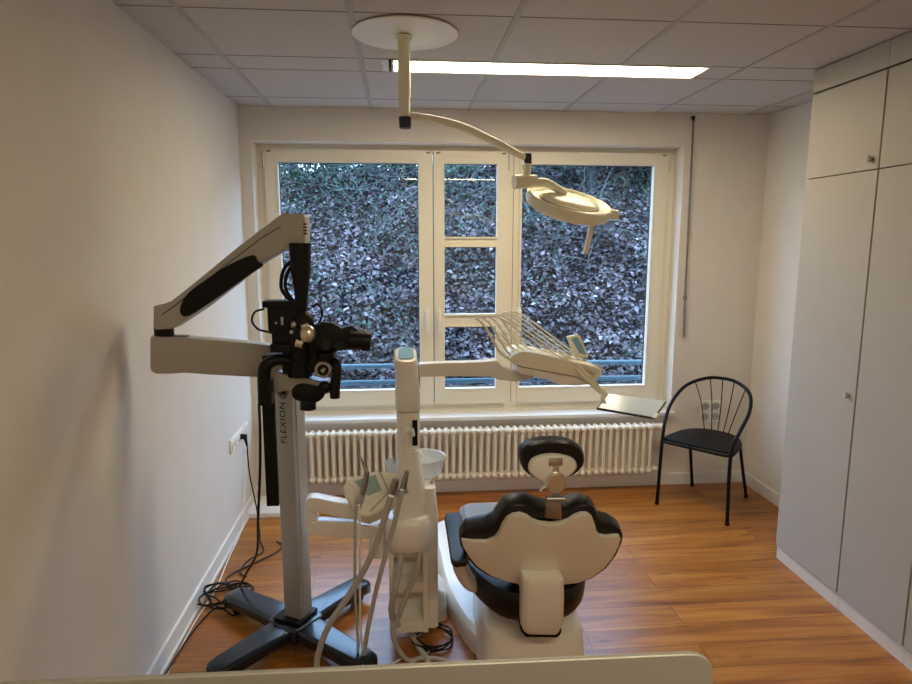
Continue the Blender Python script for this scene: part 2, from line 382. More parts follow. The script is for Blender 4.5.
# ============================================================ CEILING LAMPS
def ceiling_lamp(y0, y1, label):
    t = thing('ceiling_light', label, 'ceiling light', (.76, (y0+y1)/2, H), 'recessed ceiling lights')
    x0, x1 = -.032, 1.525
    b = bmesh.new()
    o = [(x0, y0), (x1, y0), (x1, y1), (x0, y1)]; i_ = [(x0+.012, y0+.010), (x1-.012, y0+.010), (x1-.012, y1-.010), (x0+.012, y1-.010)]
    ring = lambda P, z: [b.verts.new((*p, z)) for p in P]
    A, B, C, D = ring(o, H-.004), ring(i_, H-.004), ring(i_, H+.025), ring(o, H+.06)
    for P, Q in ((A, B), (B, C), (A, D)):
        for k in range(4): b.faces.new((P[k], P[(k+1) % 4], Q[(k+1) % 4], Q[k]))
    b.faces.new(D)
    obj('housing', b, M['lightbody'], t, smooth=False)
    obj('diffuser', box((x0+.012, y0+.010, H+.006), (x1-.012, y1-.010, H+.012)), M['diff'], t, smooth=False)
    obj('end_plate', box((x0-.045, y0+.003, H-.003), (x0-.012, y1-.003, H+.004), .001), M['lightbody'], t, smooth=False)
    return t
ceiling_lamp(3.190, 3.402, 'long glowing light panel recessed in the ceiling near the window')
ceiling_lamp(-.153, .057, 'long unseen light panel added in the ceiling above the viewer for front light, outside the photo')  # invented second panel, set here to light the equipment from the front

# ============================================================ RADIATOR
RY = 4.235
rad = thing('radiator', 'long cream column radiator on the wall under the window', 'radiator', (.56, RY, .14))
NS = 51; RX0, RX1 = -.66, 1.725; dx = (RX1-RX0)/(NS-1)
def section(x):
    zt, zb = .462, .150; P = []
    for y in (RY-.032, RY+.032): P.append(tube([(x, y, zb+.01), (x, y, zt-.01)], .0125, smooth=False, seg=10))
    for z in (zt, zb):
        P.append(loft([[V((x+q*.020*math.cos(a) if False else x+.0185*math.cos(a), RY+yy, z+.021*math.sin(a))) for a in [2*PI*k/10 for k in range(10)]] for yy in (-.036, 0, .036)], bv=.0))
        P.append(ball((x, RY-.036, z), .0185, .014, .021, 10)); P.append(ball((x, RY+.036, z), .0185, .014, .021, 10))
        P.append(tube([(x-dx/2, RY, z), (x+dx/2, RY, z)], .014, smooth=False, seg=10))
    return merge(*P)
s0 = obj('section', section(RX0), M['rad'], rad)
for i in range(1, NS):
    c = s0.copy(); COL.objects.link(c); c.parent = rad; c.location = (dx*i, 0, 0)
obj('valve', merge(cyl((RX1+.01, RY, .462), (RX1+.05, RY, .462), .016), cyl((RX1+.045, RY, .462), (RX1+.095, RY-.015, .462), .021, .024, bv=.004)), M['rad'], rad)
obj('return_valve', merge(cyl((RX1+.01, RY, .150), (RX1+.055, RY, .150), .015), ball((RX1+.055, RY, .150), .022), cyl((RX1+.055, RY, .150), (RX1+.055, RY+.07, .150), .011)), M['rad'], rad)
obj('supply_pipe', tube([(RX1+.045, RY, .462), (RX1+.052, RY+.01, .462), (RX1+.052, RY+.078, .462)], .010, n=4), M['rad'], rad)
for x in (RX0+.6, RX1-.55): obj('wall_bracket', box((x-.012, RY+.03, .44), (x+.012, YB-.0005, .462), .002), M['rad'], rad)

# ============================================================ CABINETS
CX = 2.057
def cabinet(y0, y1, label, knobs=True, far=False):
    t = thing('tall_cabinet', label, 'cabinet', ((CX+XR)/2, (y0+y1)/2, 0), 'built-in tall cabinets')
    obj('carcass', merge(box((CX+.02, y0, .085), (XR-.002, y1, H-.003))), M['cab'], t, smooth=False)
    g = .004
    obj('plinth', box((CX+.012, y0, 0), (CX+.035, y1, .085), .001), M['plinth'], t, smooth=False)
    obj('fascia', box((CX, y0, 2.474), (CX+.019, y1, H-.006), .001), M['cab'], t, smooth=False)
    for a, b in ((2.462, 2.474), (2.05, 2.06)): obj('shadow_gap', box((CX+.0185, y0+.001, a), (CX+.0199, y1-.001, b)), M['dark'], t, smooth=False)
    for z0, z1, kz in ((.083, 2.053, 1.045), (2.058, 2.464, 2.103)):
        d = obj('door', box((CX, y0+g, z0), (CX+.018, y1-g, z1), .001), M['cab'], t, smooth=False)
        yk = y0+.045 if kz < 2 else y0+.048
        if knobs: obj('knob', lathe([(0, -.024), (.0125, -.024), (.014, -.022), (.014, -.010), (.0085, -.006), (.0085, .0), (0, .0)], (CX, yk, kz), (1, 0, 0), 20), M['chrome'], d)
    return t
cabinet(2.688, 3.196, 'tall greige built-in cabinet with two small round knobs nearest the window corner')
cabinet(2.277, 2.686, 'tall greige built-in cabinet between the knobbed cabinet and the photo edge', False)
cabinet(1.77, 2.275, 'tall greige built-in cabinet showing only a sliver at the lower right edge', False)
struct('trim_5', box((CX+.002, YR, 0), (XR, 1.768, H-.003)), M['cab'], smooth=False)    # the fitted run going on behind the viewer

# ============================================================ SMALL WALL FITTINGS
rod = thing('blind_rod', 'thin dark pull rod of the roller blind hanging right of the window', 'blind rod', (1.955, 4.29, 1.08))
obj('cord', tube([(1.948, 4.292, 2.56), (1.952, 4.292, 2.0), (1.957, 4.292, 1.30)], .0065, n=4, seg=8), M['rodgrey'], rod)
obj('grip', merge(tube([(1.957, 4.292, 1.31), (1.963, 4.292, 1.085)], .0085, smooth=False), ball((1.957, 4.292, 1.36), .013, .012, .022, 12)), M['seam'], rod)
obj('bracket', merge(box((1.938, 4.285, 2.55), (1.957, 4.3145, 2.567), .002), tube([(1.948, 4.29, 2.565), (1.948, 4.29, 2.535)], .008, smooth=False)), M['blackpl'], rod)

so = thing('power_socket', 'square block of four wall sockets behind the black chair', 'socket', (2.197, YB, .54))
obj('cover_frame', box((2.118, YB-.011, .462), (2.276, YB-.0005, .620), .003), M['white'], so)
for x in (2.158, 2.236):
    for z in (.502, .580):
        s = obj('socket', lathe([(0, -.0015), (.019, -.0015), (.021, -.005), (.027, -.005), (.028, .002)], (x, YB-.011, z), (0, 1, 0), 24), M['socket'], so)
        obj('pin_holes', merge(*[cyl((x+q*.0095, YB-.0135, z), (x+q*.0095, YB-.0115, z), .003, seg=8) for q in (-1, 1)]), M['dark'], s)
so = thing('power_socket', 'long row of wall sockets low on the left wall by the corner', 'socket', (XL, 3.95, .56))
obj('cover_frame', box((XL+.0005, 3.70, .52), (XL+.012, 4.12, .60), .003), M['white'], so)
for i in range(5):
    y = 3.742+i*.084
    s = obj('socket', lathe([(0, .0015), (.019, .0015), (.021, .005), (.027, .005), (.028, -.002)], (XL+.012, y, .56), (1, 0, 0), 24), M['white'], so)
    obj('pin_holes', merge(*[cyl((XL+.0125, y+q*.0095, .56), (XL+.0145, y+q*.0095, .56), .003, seg=8) for q in (-1, 1)]), M['dark'], s)

pc = thing('power_cable', 'black power cord plugged in the left wall and trailing to the coiled pile', 'cord', (XL+.05, 3.90, .0))
obj('plug', merge(cyl((XL+.014, 3.91, .56), (XL+.052, 3.91, .56), .018, .014, bv=.003), cyl((XL+.04, 3.91, .56), (XL+.05, 3.91, .50), .012, .006)), M['blackpl'], pc)
obj('cable', tube([(XL+.05, 3.91, .50), (-.945, 3.88, .33), (-.90, 3.82, .14), (-.865, 3.72, .02), (-.84, 3.62, .008), (-.80, 3.50, .007), (-.86, 3.40, .007), (-.875, 3.28, .007), (-.83, 3.22, .007)], .0042, n=8, seg=8), M['blackpl'], pc)
wc = obj('white_cable', tube([(XL+.006, 4.02, .515), (XL+.012, 3.98, .30), (XL+.022, 3.85, .09), (XL+.030, 3.72, .018), (-.975, 3.45, .006), (-.955, 3.1, .006), (-.972, 2.8, .006), (-.968, 2.3, .006)], .0032, n=8, seg=8), M['white'], loc=(XL+.02, 3.8, 0)); tag(wc, 'thin white cable dropping from the left wall sockets along the baseboard', 'cable')
def coil(name, cx, cy, r0, turns, label, mat, lead=[], tail=[], rr=.0042, asp=1., z0=.006, jit=.35, ppt=9):
    pts = list(lead); n = turns*ppt
    for i in range(n):
        a = 2*PI*i/ppt; k = 1+jit*math.sin(i*1.7*9/ppt)+(.2 if ppt == 9 else .05)*math.sin(i*.63)
        pts.append((cx+math.cos(a)*r0*k*asp, cy+math.sin(a)*r0*k, z0+.0085*(i//ppt)+.003*math.sin(i*2.1)+.003))
    o = obj(name, tube(pts+list(tail), rr, n=5, seg=8), mat, loc=(cx, cy, 0)); return tag(o, label, 'cable')
coil('coiled_cable', -.875, 3.02, .095, 6, 'messy pile of looped black cable on the floor along the left baseboard', M['blackpl'],
     tail=[(-.80, 2.86, .012), (-.90, 2.93, .012), (-.955, 2.75, .010), (-.972, 2.5, .008), (-.975, 2.2, .007)], lead=[(-.745, 3.62, .007), (-.70, 3.56, .007), (-.74, 3.46, .007), (-.81, 3.38, .007), (-.93, 3.20, .008)])
bx = obj('floor_cover', merge(loft([rrect((-.885, 4.12, 0), .25, .30, .04), rrect((-.885, 4.12, .03), .24, .29, .05), rrect((-.885, 4.13, .045), .17, .20, .06)], bv=.004)), M['paper'], loc=(-.885, 4.12, 0))
tag(bx, 'low white plastic cover on the floor in the left corner under the window', 'cover')

# ============================================================ BLACK CHAIR
FLp, FRp = V((1.695, 3.971, 0)), V((2.002, 3.619, 0)); RLp, RRp = V((2.075, 4.262, 0)), V((2.352, 4.03, 0))
ch = thing('metal_chair', 'black metal chair with a fan of thin back spindles by the right wall', 'chair', (2.03, 3.97, 0))
fc = (FLp+FRp)/2; rc = (RLp+RRp)/2; fw = (rc-fc).normalized(); sd = V((-fw.y, fw.x, 0))     # fw: towards the back; sd: to the sitter's ... side
SL = at(664, 437, pl=(FLp+V((.03, .02, 0)), fw)); SR = at(735, 456, pl=(FRp+V((.03, .02, 0)), fw))
sz = .442
SL = V((1.725, 3.99, sz)); SR = V((2.012, 3.66, sz))
mid = (SL+SR)/2; hw = (SR-SL).length/2; u = (SR-SL).normalized()
def cp(a, b, z): return mid+u*a*hw+fw*b+V((0, 0, z-sz))
hoop = [FLp+V((0, 0, .012)), cp(-1.03, .00, sz), cp(-1.07, .06, .58), cp(-1.08, .17, .68), cp(-.92, .31, .765), cp(-.47, .405, .812), cp(0, .43, .822), cp(.47, .415, .812), cp(.96, .34, .765), cp(1.18, .20, .68), cp(1.12, .07, .57), cp(1.03, 0, sz), FRp+V((0, 0, .012))]
obj('hoop_frame', tube(hoop, .0115, n=8), M['blackmt'], ch)
seat = smooth_loop([cp(-.98, .0, sz), cp(-.4, -.012, sz), cp(.4, -.012, sz), cp(.98, .0, sz), cp(1.0, .14, sz), cp(.86, .30, sz), cp(.5, .395, sz), cp(0, .42, sz), cp(-.5, .395, sz), cp(-.86, .30, sz), cp(-1.0, .14, sz)], 5)
obj('seat', slab(seat, (0, 0, .014), .004), M['blackmt'], ch)
rim = seat+[seat[0]]
obj('seat_rail', tube([p-V((0, 0, .010)) for p in rim], .010, smooth=False, seg=8, cap=False), M['blackmt'], ch)
for a, P in ((-.78, RLp), (.78, RRp)):
    obj('leg', tube([cp(a, .33, sz-.005), (cp(a, .33, sz)*.5+P*.5), P+V((0, 0, .012))], .0105, n=3), M['blackmt'], ch)
for a0, a1, h in ((-.36, -.74, .785), (-.18, -.36, .813), (.0, 0, .820), (.18, .38, .815), (.36, .78, .786)):
    bb = .41-.25*a0*a0; tb = .43-(.125 if a1 < 0 else .075)*a1*a1
    obj('spindle', tube([cp(a0, bb-.01, sz+.006), cp((a0+a1)/2*1.0, (bb+tb)/2+.012, .64), cp(a1, tb, h)], .0035, n=5, seg=8), M['blackmt'], ch)
for P in (FLp, FRp, RLp, RRp): obj('foot_cap', cyl(P, P+V((0, 0, .022)), .0135, bv=.002), M['blackpl'], ch)

# ============================================================ CEILING MOUNTED OPERATING LAMP
LY = 2.77
ol = thing('operating_lamp', 'ivory dental operating lamp hanging from a round ceiling plate', 'lamp', (.022, LY, H))
obj('ceiling_plate', lathe([(0, -.0045), (.212, -.0045), (.216, -.006), (.216, -.010), (.211, -.013), (.10, -.015), (0, -.015)], (.03, LY+.015, H), (0, 0, 1), 64), M['white'], ol)
obj('post', merge(cyl((.024, LY, H-.02), (.024, LY, 2.33), .026), cyl((.024, LY, 2.335), (.024, LY, 2.245), .0235), cyl((.024, LY, 2.337), (.024, LY, 2.331), .0275), cyl((.024, LY, H-.021), (.024, LY, H-.035), .033)), M['ivory'], ol)
obj('swivel_cap', cyl((.026, LY, 2.252), (.026, LY, 2.208), .027, .024, bv=.006), M['navy'], ol)
A = [at(x, y, Y=LY) for x, y in ((411, 116), (430, 119), (462, 127), (495, 142), (525, 158))]
obj('spring_arm', tube(A, [.014, .017, .017, .016, .014], n=6), M['ivory'], ol)
obj('arm_screws', merge(*[cyl(at(x, y, Y=LY-.018), at(x, y, Y=LY-.035), .005, seg=10) for x, y in ((413, 115), (418, 116))]), M['chrome'], ol)
J = at(528, 160, Y=LY)
obj('elbow_cap', merge(cyl(J+V((0, 0, .026)), J-V((0, 0, .018)), .015, .016, bv=.004)), M['navy'], ol)
Jb = at(526, 178, Y=LY)
obj('drop_link', merge(cyl(J-V((0, 0, .015)), Jb-V((0, 0, .0)), .0165)), M['ivory'], ol)
K0, K1 = at(514, 182, Y=LY-.02), at(536, 181, Y=LY)
obj('yoke', merge(cyl(K0, K1, .030, .026, bv=.004), tube([at(530, 183, Y=LY), at(545, 183, Y=LY), at(556, 188, Y=LY), at(566, 194, Y=LY)], [.022, .020, .017, .013], n=5)), M['ivory'], ol)
hc = at(569, 202, Y=LY); HN = V((.17, -.33, .87)).normalized()
head = obj('lamp_head', lathe([(0, .004), (.12, .002), (.158, -.006), (.172, .010), (.180, .014), (.187, .010), (.188, -.014), (.180, -.034), (.165, -.042), (0, -.044)], hc, HN, 64), M['ivory'], ol)
hl = V((1, 0, 0)); hl = (hl-HN*hl.dot(HN)).normalized(); hs = HN.cross(hl)
def oval(a, b, h, n=48): return [hc+hl*(math.cos(2*PI*k/n)*a+.0)+hs*math.sin(2*PI*k/n)*b+HN*h for k in range(n)]
obj('cover_dome', loft([oval(.132, .112, -.002), oval(.132, .112, .008), oval(.122, .102, .016), oval(.09, .074, .023), oval(.03, .02, .026)], bv=0), M['ivory'], ol)
obj('cover_seam', loft([oval(.135, .115, .000), oval(.135, .115, .003)]), M['rodgrey'], ol)
obj('lamp_lens', lathe([(0, -.042), (.150, -.042), (.150, -.047), (0, -.049)], hc, HN, 48), M['bowlglass'], ol)
kR = hc+hl*.185; obj('pivot_knob', cyl(kR-HN*.018, kR-HN*.018+hl*.045, .024, .022, bv=.006), M['ivory'], ol)
h0, h1 = at(592, 224, Y=LY-.02), at(585, 254, Y=LY-.04)
obj('handle', slab([h0-hl*.012, h0+hl*.014, h1+hl*.010, h1-hl*.010], (0, .022, 0), .005, mid=True), M['ivory'], ol)

# ============================================================ MICROSCOPE ON ITS STAND
mc = V((-.479, 2.65, 0))
ms = thing('microscope_stand', 'tall surgical microscope on a grey column with blue-black cross base', 'microscope', mc)
def rotz(p, a): return V((p[0]*math.cos(a)-p[1]*math.sin(a), p[0]*math.sin(a)+p[1]*math.cos(a), p[2] if len(p) > 2 else 0))
LEGS = []
pts = []
for ang, L in ((141, .455), (51, .445), (-41, .450), (-134, .405)):
    d = V((math.cos(math.radians(ang)), math.sin(math.radians(ang)), 0)); n = V((-d.y, d.x, 0))
    secs = []
    for t, hw_, zt, zb in ((.04, .075, .118, .070), (.45, .062, .112, .062), (.86, .055, .105, .050), (.97, .050, .100, .040), (1.0, .040, .090, .045)):
        c = mc+d*L*t
        secs.append([c+n*hw_+V((0, 0, zb)), c+n*hw_+V((0, 0, zt-.012)), c+n*(hw_-.012)+V((0, 0, zt)), c-n*(hw_-.012)+V((0, 0, zt)), c-n*hw_+V((0, 0, zt-.012)), c-n*hw_+V((0, 0, zb))])
    leg = obj('leg', loft(secs, bv=.004), M['bluebase'], ms)
    c = mc+d*(L-.06); s = .026
    obj('castor', merge(cyl(c-n*.022+V((0, 0, .026)), c+n*.022+V((0, 0, .026)), .026, bv=.004), cyl(c+V((0, 0, .03)), c+V((0, 0, .055)), .016)), M['blackpl'], leg)
obj('base_hub', loft([rrect(mc+V((0, 0, .055)), .17, .17, .03, rot=.85), rrect(mc+V((0, 0, .116)), .18, .18, .03, rot=.85), rrect(mc+V((0, 0, .121)), .17, .17, .03, rot=.85)], bv=.002), M['bluebase'], ms)
ca = math.radians(-117); cn = V((math.cos(ca), math.sin(ca), 0)); ct = V((-cn.y, cn.x, 0))   # normal of the face with the lettering, and its right
cw = .086
cx0 = mc+V((.012, 0, 0))
obj('column', obox(cx0+V((0, 0, .665)), ct, cn, (0, 0, 1), cw, cw, 1.09, .006), M['silver'], ms)
obj('column_foot', obox(mc+V((0, 0, .130)), ct, cn, (0, 0, 1), .135, .135, .018, .003), M['blackpl'], ms)
obj('column_joint', merge(obox(cx0+ct*.044+cn*.018+V((0, 0, .66)), ct, cn, (0, 0, 1), .003, .004, 1.05)), M['armgrey'], ms)
sb = at(269, 440, Y=2.69)
obj('cable_cover', merge(box((sb.x-.016, 2.655, .63), (sb.x+.036, 2.73, 1.22), .004), box((sb.x+.01, 2.66, .70), (mc.x-.03, 2.70, .75)), box((sb.x+.01, 2.66, 1.05), (mc.x-.03, 2.70, 1.10))), M['blackpl'], ms)
# lettering and ring mark on the column
def text(s, size, o, xdir, ydir, mat, parent, name='lettering', depth=.0008, sp=1.0):
    cu = bpy.data.curves.new('t', 'FONT'); cu.body = s; cu.size = size; cu.extrude = depth/2; cu.resolution_u = 4; cu.space_character = sp
    t = bpy.data.objects.new('t', cu); COL.objects.link(t); bpy.context.view_layer.update()
    me = bpy.data.meshes.new_from_object(t.evaluated_get(bpy.context.evaluated_depsgraph_get())); bpy.data.objects.remove(t); bpy.data.curves.remove(cu)
    bm = bmesh.new(); bm.from_mesh(me); bpy.data.meshes.remove(me)
    X, Y = V(xdir).normalized(), V(ydir).normalized(); Z = X.cross(Y)
    for v in bm.verts: v.co = V(o)+X*v.co.x+Y*v.co.y+Z*v.co.z
    return obj(name, bm, mat, parent, smooth=False)
fp = cx0+cn*(cw/2+.0006)
text('FLEXION', .0405, at(286.5, 444, pl=(fp, cn)), (0, 0, 1), -ct, M['blackpl'], ms, sp=1.12)
lc = at(282.5, 392, pl=(fp, cn))
def disc(c, r0, r1, n_, mat_seg=32, a0=0, a1=2*PI, th=.0008):
    bm = bmesh.new(); up = V((0, 0, 1)); rt = up.cross(n_).normalized(); A_ = []; B_ = []
    m_ = mat_seg
    for k in range(m_+1):
        a = a0+(a1-a0)*k/m_; d = rt*math.cos(a)+up*math.sin(a); A_.append(bm.verts.new(c+d*r1+n_*th)); B_.append(bm.verts.new(c+d*r0+n_*th))
    for k in range(m_): bm.faces.new((A_[k], A_[k+1], B_[k+1], B_[k]))
    return bm
obj('ring_mark', merge(disc(lc, .0245, .028, cn), disc(lc, .0005, .020, cn), ), M['blackpl'], ms, smooth=False)
obj('ring_mark_curl', merge(disc(lc+cn*.0004, .0075, .0115, cn, 16, .3, 3.6), disc(lc+V((0, 0, -.008))+ct*.0+cn*.0004, .0035, .007, cn, 16, 3.2, 6.0)), M['armgrey'], ms, smooth=False)
# column head and lower arm
def px(l, Y): return [at(x, y, Y=Y) for x, y in l]
obj('column_head', loft([rrect(mc+V((0, 0, 1.165)), .105, .105, .03, rot=ca), rrect(mc+V((0, 0, 1.215)), .11, .11, .035, rot=ca), rrect(mc+V((0, 0, 1.235)), .10, .10, .04, rot=ca)], bv=.004), M['silver'], ms)
P0 = V((-.965, 2.42, 0)); P1 = V((-.47, 2.62, 0)); ad = (P1-P0).normalized(); an = V((ad.y, -ad.x, 0))   # an towards the viewer
pl1 = (P0+an*.045, an)
def on(l, pl): return [at(x, y, pl=pl) for x, y in l]
obj('lower_arm', slab(on([(151, 340), (155, 337), (180, 337), (230, 341), (280, 346), (300, 352), (300, 377), (270, 378), (210, 375), (185, 373), (170, 374), (156, 374), (151, 371)], pl1), -an*.085, .007, 3), M['armgrey'], ms)
obj('vent_slots', merge(*[obox(at(163+i*2.6, 339-.1*i, pl=pl1)-an*.02+V((0, 0, .006)), ad, an, (0, 0, 1), .004, .035, .004) for i in range(11)]), M['blackpl'], ms, smooth=False)
pv = at(164, 330, pl=(P0+an*.045-an*.042, an))
obj('arm_pivot', cyl(pv+V((0, 0, -.05)), pv+V((0, 0, .035)), .036, .034, bv=.003), M['blackpl'], ms)
# spring arm
Q1 = V((-.36, 2.40, 0)); Q0 = V((pv.x, pv.y, 0)); bd = (Q1-Q0).normalized(); bn = V((bd.y, -bd.x, 0)); pl2 = (Q0+bn*.040, bn)
ua = obj('upper_arm', slab(on([(153, 306), (163, 304), (171, 301), (200, 278), (240, 245), (281, 214), (286, 213), (303, 214), (305, 217), (305, 244), (303, 247), (290, 246), (262, 262), (230, 287), (200, 310), (171, 329), (155, 330), (153, 326)], pl2), -bn*.080, .006, 3), M['armgrey'], ms)
obj('arm_cover', slab(smooth_loop(on([(180, 307), (187, 294), (205, 280), (230, 264), (252, 255), (257, 261), (262, 266), (250, 274), (225, 292), (200, 309), (188, 316), (181, 315)], (Q0+bn*.048, bn)), 3), -bn*.02, .005), M['blackpl'], ms)
obj('arm_seam', slab(on([(162, 314), (176, 304), (215, 273), (262, 237), (281, 226), (281, 227), (262, 238.2), (215, 274.2), (176, 305.4), (162, 315.2)], (Q0+bn*.0405, bn)), -bn*.002), M['dark'], ms, smooth=False)
tm = at(305, 229, pl=(Q0+bn*.0405, bn)); obj('type_mark', merge(*[obox(tm+V((0, 0, -.016+.011*i)), bd, bn, (0, 0, 1), .012, .0015, .006) for i in range(4)]), M['dark'], ms, smooth=False)
HY = 2.36
T0, T1 = at(300, 243, Y=HY), at(302, 318, Y=HY)
obj('hanging_tube', tube([T0, T0.lerp(T1, .35), T0.lerp(T1, .75), T1], [.039, .036, .022, .020], smooth=False, seg=20), M['blackpl'], ms)
def q(x, y, Y=HY): return at(x, y, Y=Y)
def pbox(x0, y0, x1, y1, Y, dep, bv=.004):
    a, b = q(x0, y1, Y), q(x1, y0, Y); return box((a.x, Y, a.z), (b.x, Y+dep, b.z), bv)
obj('camera_box', merge(pbox(262, 301, 300, 308, HY-.02, .08), pbox(268, 306, 300, 334, HY-.01, .07, .006), pbox(272, 332, 298, 346, HY, .06, .006), pbox(270, 344, 312, 353, HY-.02, .09)), M['blackpl'], ms)
obj('camera_details', merge(pbox(281, 317, 283, 325, HY-.013, .01, .001), pbox(275, 322, 277, 324, HY-.013, .01, .001), ball(q(294, 325, HY-.03), .012, .012, .016), ball(q(292, 332, HY-.035), .010)), M['chrome'], ms)
obj('head_joint', merge(ball(q(303, 322), .040, .040, .045), cyl(q(300, 326, HY-.03), q(300, 360, HY-.01), .028, .036), pbox(296, 336, 318, 358, HY-.02, .08, .01)), M['blackpl'], ms)
obj('ball_joint', merge(ball(q(308, 334, HY-.055), .029, .026, .032), cyl(q(304, 324, HY-.05), q(306, 330, HY-.05), .014), cyl(q(296, 342, HY-.04), q(303, 344, HY-.04), .018)), M['sphere'], ms)
obj('binocular_tube', merge(loft([[q(x, y, HY-.03+dd) for x, y, dd in ((X0, t, 0.0), (X0, t+1.5, -.022), (X0, b-3, -.030), (X0, b, -.01), (X0, b, .05), (X0, t, .05))] for X0, t, b in ((314, 326, 350), (322, 321, 352), (334, 322, 352), (342, 327, 350), (352, 324, 350), (358, 329, 350), (364, 333, 349))], bv=.004)), M['blackpl'], ms)
for x, y, Y in ((364, 341, HY-.055), (360, 338, HY+.01)):
    obj('eyepiece', merge(cyl(q(x-14, y-1, Y), q(x, y, Y), .034, .033, bv=.003), cyl(q(x-1, y, Y), q(x+7, y+1, Y), .038, .034, bv=.008)), M['blackpl'], ms)
for x, y in ((326, 345), (340, 346)): obj('focus_ring', cyl(q(x, y, HY-.05), q(x, y, HY-.075), .018, bv=.003), M['blackpl'], ms)
obj('optics_body', merge(pbox(282, 352, 334, 374, HY-.01, .10, .010), cyl(q(325, 372), q(325, 352), .030, .034, bv=.004), pbox(262, 355, 300, 364, HY+.0, .07, .006), cyl(q(300, 376, HY+.02), q(300, 350, HY+.02), .045, bv=.004)), M['blackpl'], ms)
dc = q(323, 370, HY-.04); obj('dial', lathe([(0, 0), (.020, 0), (.026, .0), (.031, .004), (.031, .03), (0, .03)], dc, (0, 1, 0), 28), M['chrome'], ms)
obj('dial_face', lathe([(0, -.002), (.021, -.002), (.021, .001), (0, .001)], dc, (0, 1, 0), 24), M['blackpl'], ms)
obj('dial_mark', slab([dc+V((-.010, -.0035, .0)), dc+V((.006, -.0035, .010)), dc+V((.010, -.0035, .004)), dc+V((.0, -.0035, -.012))], (0, .002, 0)), M['lcd'], ms, smooth=False)
obj('carrier_arm', slab(px([(270, 376), (277, 372), (300, 376), (318, 381), (328, 381), (331, 386), (329, 394), (316, 395), (296, 393), (284, 391), (272, 395)], HY+.01), (0, .07, 0), .008, 3), M['silver'], ms)
obj('objective', merge(slab(smooth_loop(px([(293, 388), (302, 385), (318, 388), (325, 390), (323, 398), (314, 403), (298, 401), (292, 396)], HY-.02), 3), (0, .08, 0), .008), cyl(q(308, 402, HY+.02), q(308, 409, HY+.02), .030)), M['blackpl'], ms)
obj('knob', merge(ball(q(325, 387, HY-.03), .024, .02, .022), cyl(q(325, 387, HY-.03), q(325, 387, HY+.03), .02)), M['blackpl'], ms)
obj('hand_grip', tube([q(330, 361), q(336, 363, HY-.02), q(337, 372, HY-.03), q(335, 386, HY-.03), q(335, 398, HY-.03)], [.014, .017, .016, .020, .018], n=4), M['blackpl'], ms, label='upright black grip on the right')
obj('hand_grip', merge(tube([q(292, 361), q(276, 360, HY-.02), q(266, 366, HY-.03), q(264, 378, HY-.03), q(264, 404, HY-.02)], [.018, .020, .023, .024, .022], n=4), pbox(259, 380, 271, 406, HY-.045, .055, .008)), M['blackpl'], ms, label='bent black grip on the left')
obj('thin_cable', tube([q(268, 332), q(258, 329, HY-.02), q(252, 321, HY-.02), q(255, 312, HY-.02), q(264, 309)], .004, n=6, seg=8), M['blackpl'], ms)
obj('thin_cable', tube([q(312, 306), q(319, 305, HY-.01), q(322, 314, HY-.01), q(318, 324, HY-.01), q(310, 326)], .004, n=6, seg=8), M['blackpl'], ms)
for dxp, dyp in ((0, 0), (-4, -3)):
    obj('thick_cable', tube([q(294, 262+dyp), q(288+dxp, 272+dyp), q(285+dxp, 285), q(289+dxp, 295), q(296, 304)], .0065, n=6, seg=10), M['blackpl'], ms)
obj('supply_cable', tube([q(259, 404), at(260, 430, Y=2.45), at(260, 470, Y=2.5), at(258, 520, Y=2.6), at(257, 552, Y=2.8), at(247, 572, Y=2.9), at(236, 590, Y=3.02), (-.86, 2.99, .09)], .0055, n=6, seg=8), M['blackpl'], ms)

# ============================================================ DENTAL UNIT
UY = 2.66
un = thing('dental_unit', 'cream dental unit column with spittoon, instrument arm and hoses left of the patient chair', 'dental unit', (.03, UY+.1, 0))
bz = .095
def ring(x0, x1, y0, y1, z, r=.02): return rrect(((x0+x1)/2, (y0+y1)/2, z), x1-x0, y1-y0, r)
bx0, bx1 = at(389, 580, Y=UY-.12).x, at(428, 580, Y=UY-.12).x
# lower cabinet with two shelf recesses, open towards the viewer
y0, y1 = UY-.14, UY+.16
w_ = .018
obj('cabinet_body', merge(box((bx0, y0, bz), (bx0+.022, y1, .50), .006), box((bx1-.022, y0, bz), (bx1, y1, .50), .006), box((bx0+.01, y0+.085, bz), (bx1-.01, y1, .50), .006),
    box((bx0+.01, y0+.004, bz), (bx1-.01, y1-.01, bz+.055), .006), box((bx0+.01, y0+.006, .275), (bx1-.01, y1-.01, .325), .010), box((bx0, y0, .44), (bx1, y1, .52), .015)), M['cream'], un)
obj('side_column', loft([ring(bx1-.01, bx1+.045, y0+.03, y1+.02, bz, .02), ring(bx1-.01, bx1+.045, y0+.03, y1+.02, .62, .02), ring(bx1-.012, bx1+.035, y0+.05, y1+.02, .72, .02)], bv=.003), M['cream'], un)
obj('drain_shroud', loft([ring(bx1-.02, bx1+.10, y0+.22, y1+.1, .0005, .04), ring(bx1-.02, bx1+.09, y0+.22, y1+.1, .13, .04), ring(bx1-.02, bx1+.05, y0+.15, y1+.05, .2, .03)], bv=.004), M['cream'], un)
obj('front_shell', loft([ring(bx0-.004, bx1+.01, y0-.03, y1, .475, .05), ring(bx0-.012, bx1+.016, y0-.045, y1, .52, .06), ring(bx0-.010, bx1+.014, y0-.04, y1, .585, .06), ring(bx0-.0, bx1+.005, y0-.02, y1, .615, .05)], bv=.004), M['cream'], un)
ux = .012
obj('upper_cone', loft([ring(bx0+.018, bx1+.0, y0+.0, y1-.02, .600, .05), ring(bx0+.022, bx1-.004, y0+.02, y1-.03, .69, .05), ring(bx0+.038, bx1-.022, y0+.05, y1-.06, .82, .04), ring(bx0+.045, bx1-.030, y0+.06, y1-.08, .875, .035)]), M['cream'], un)
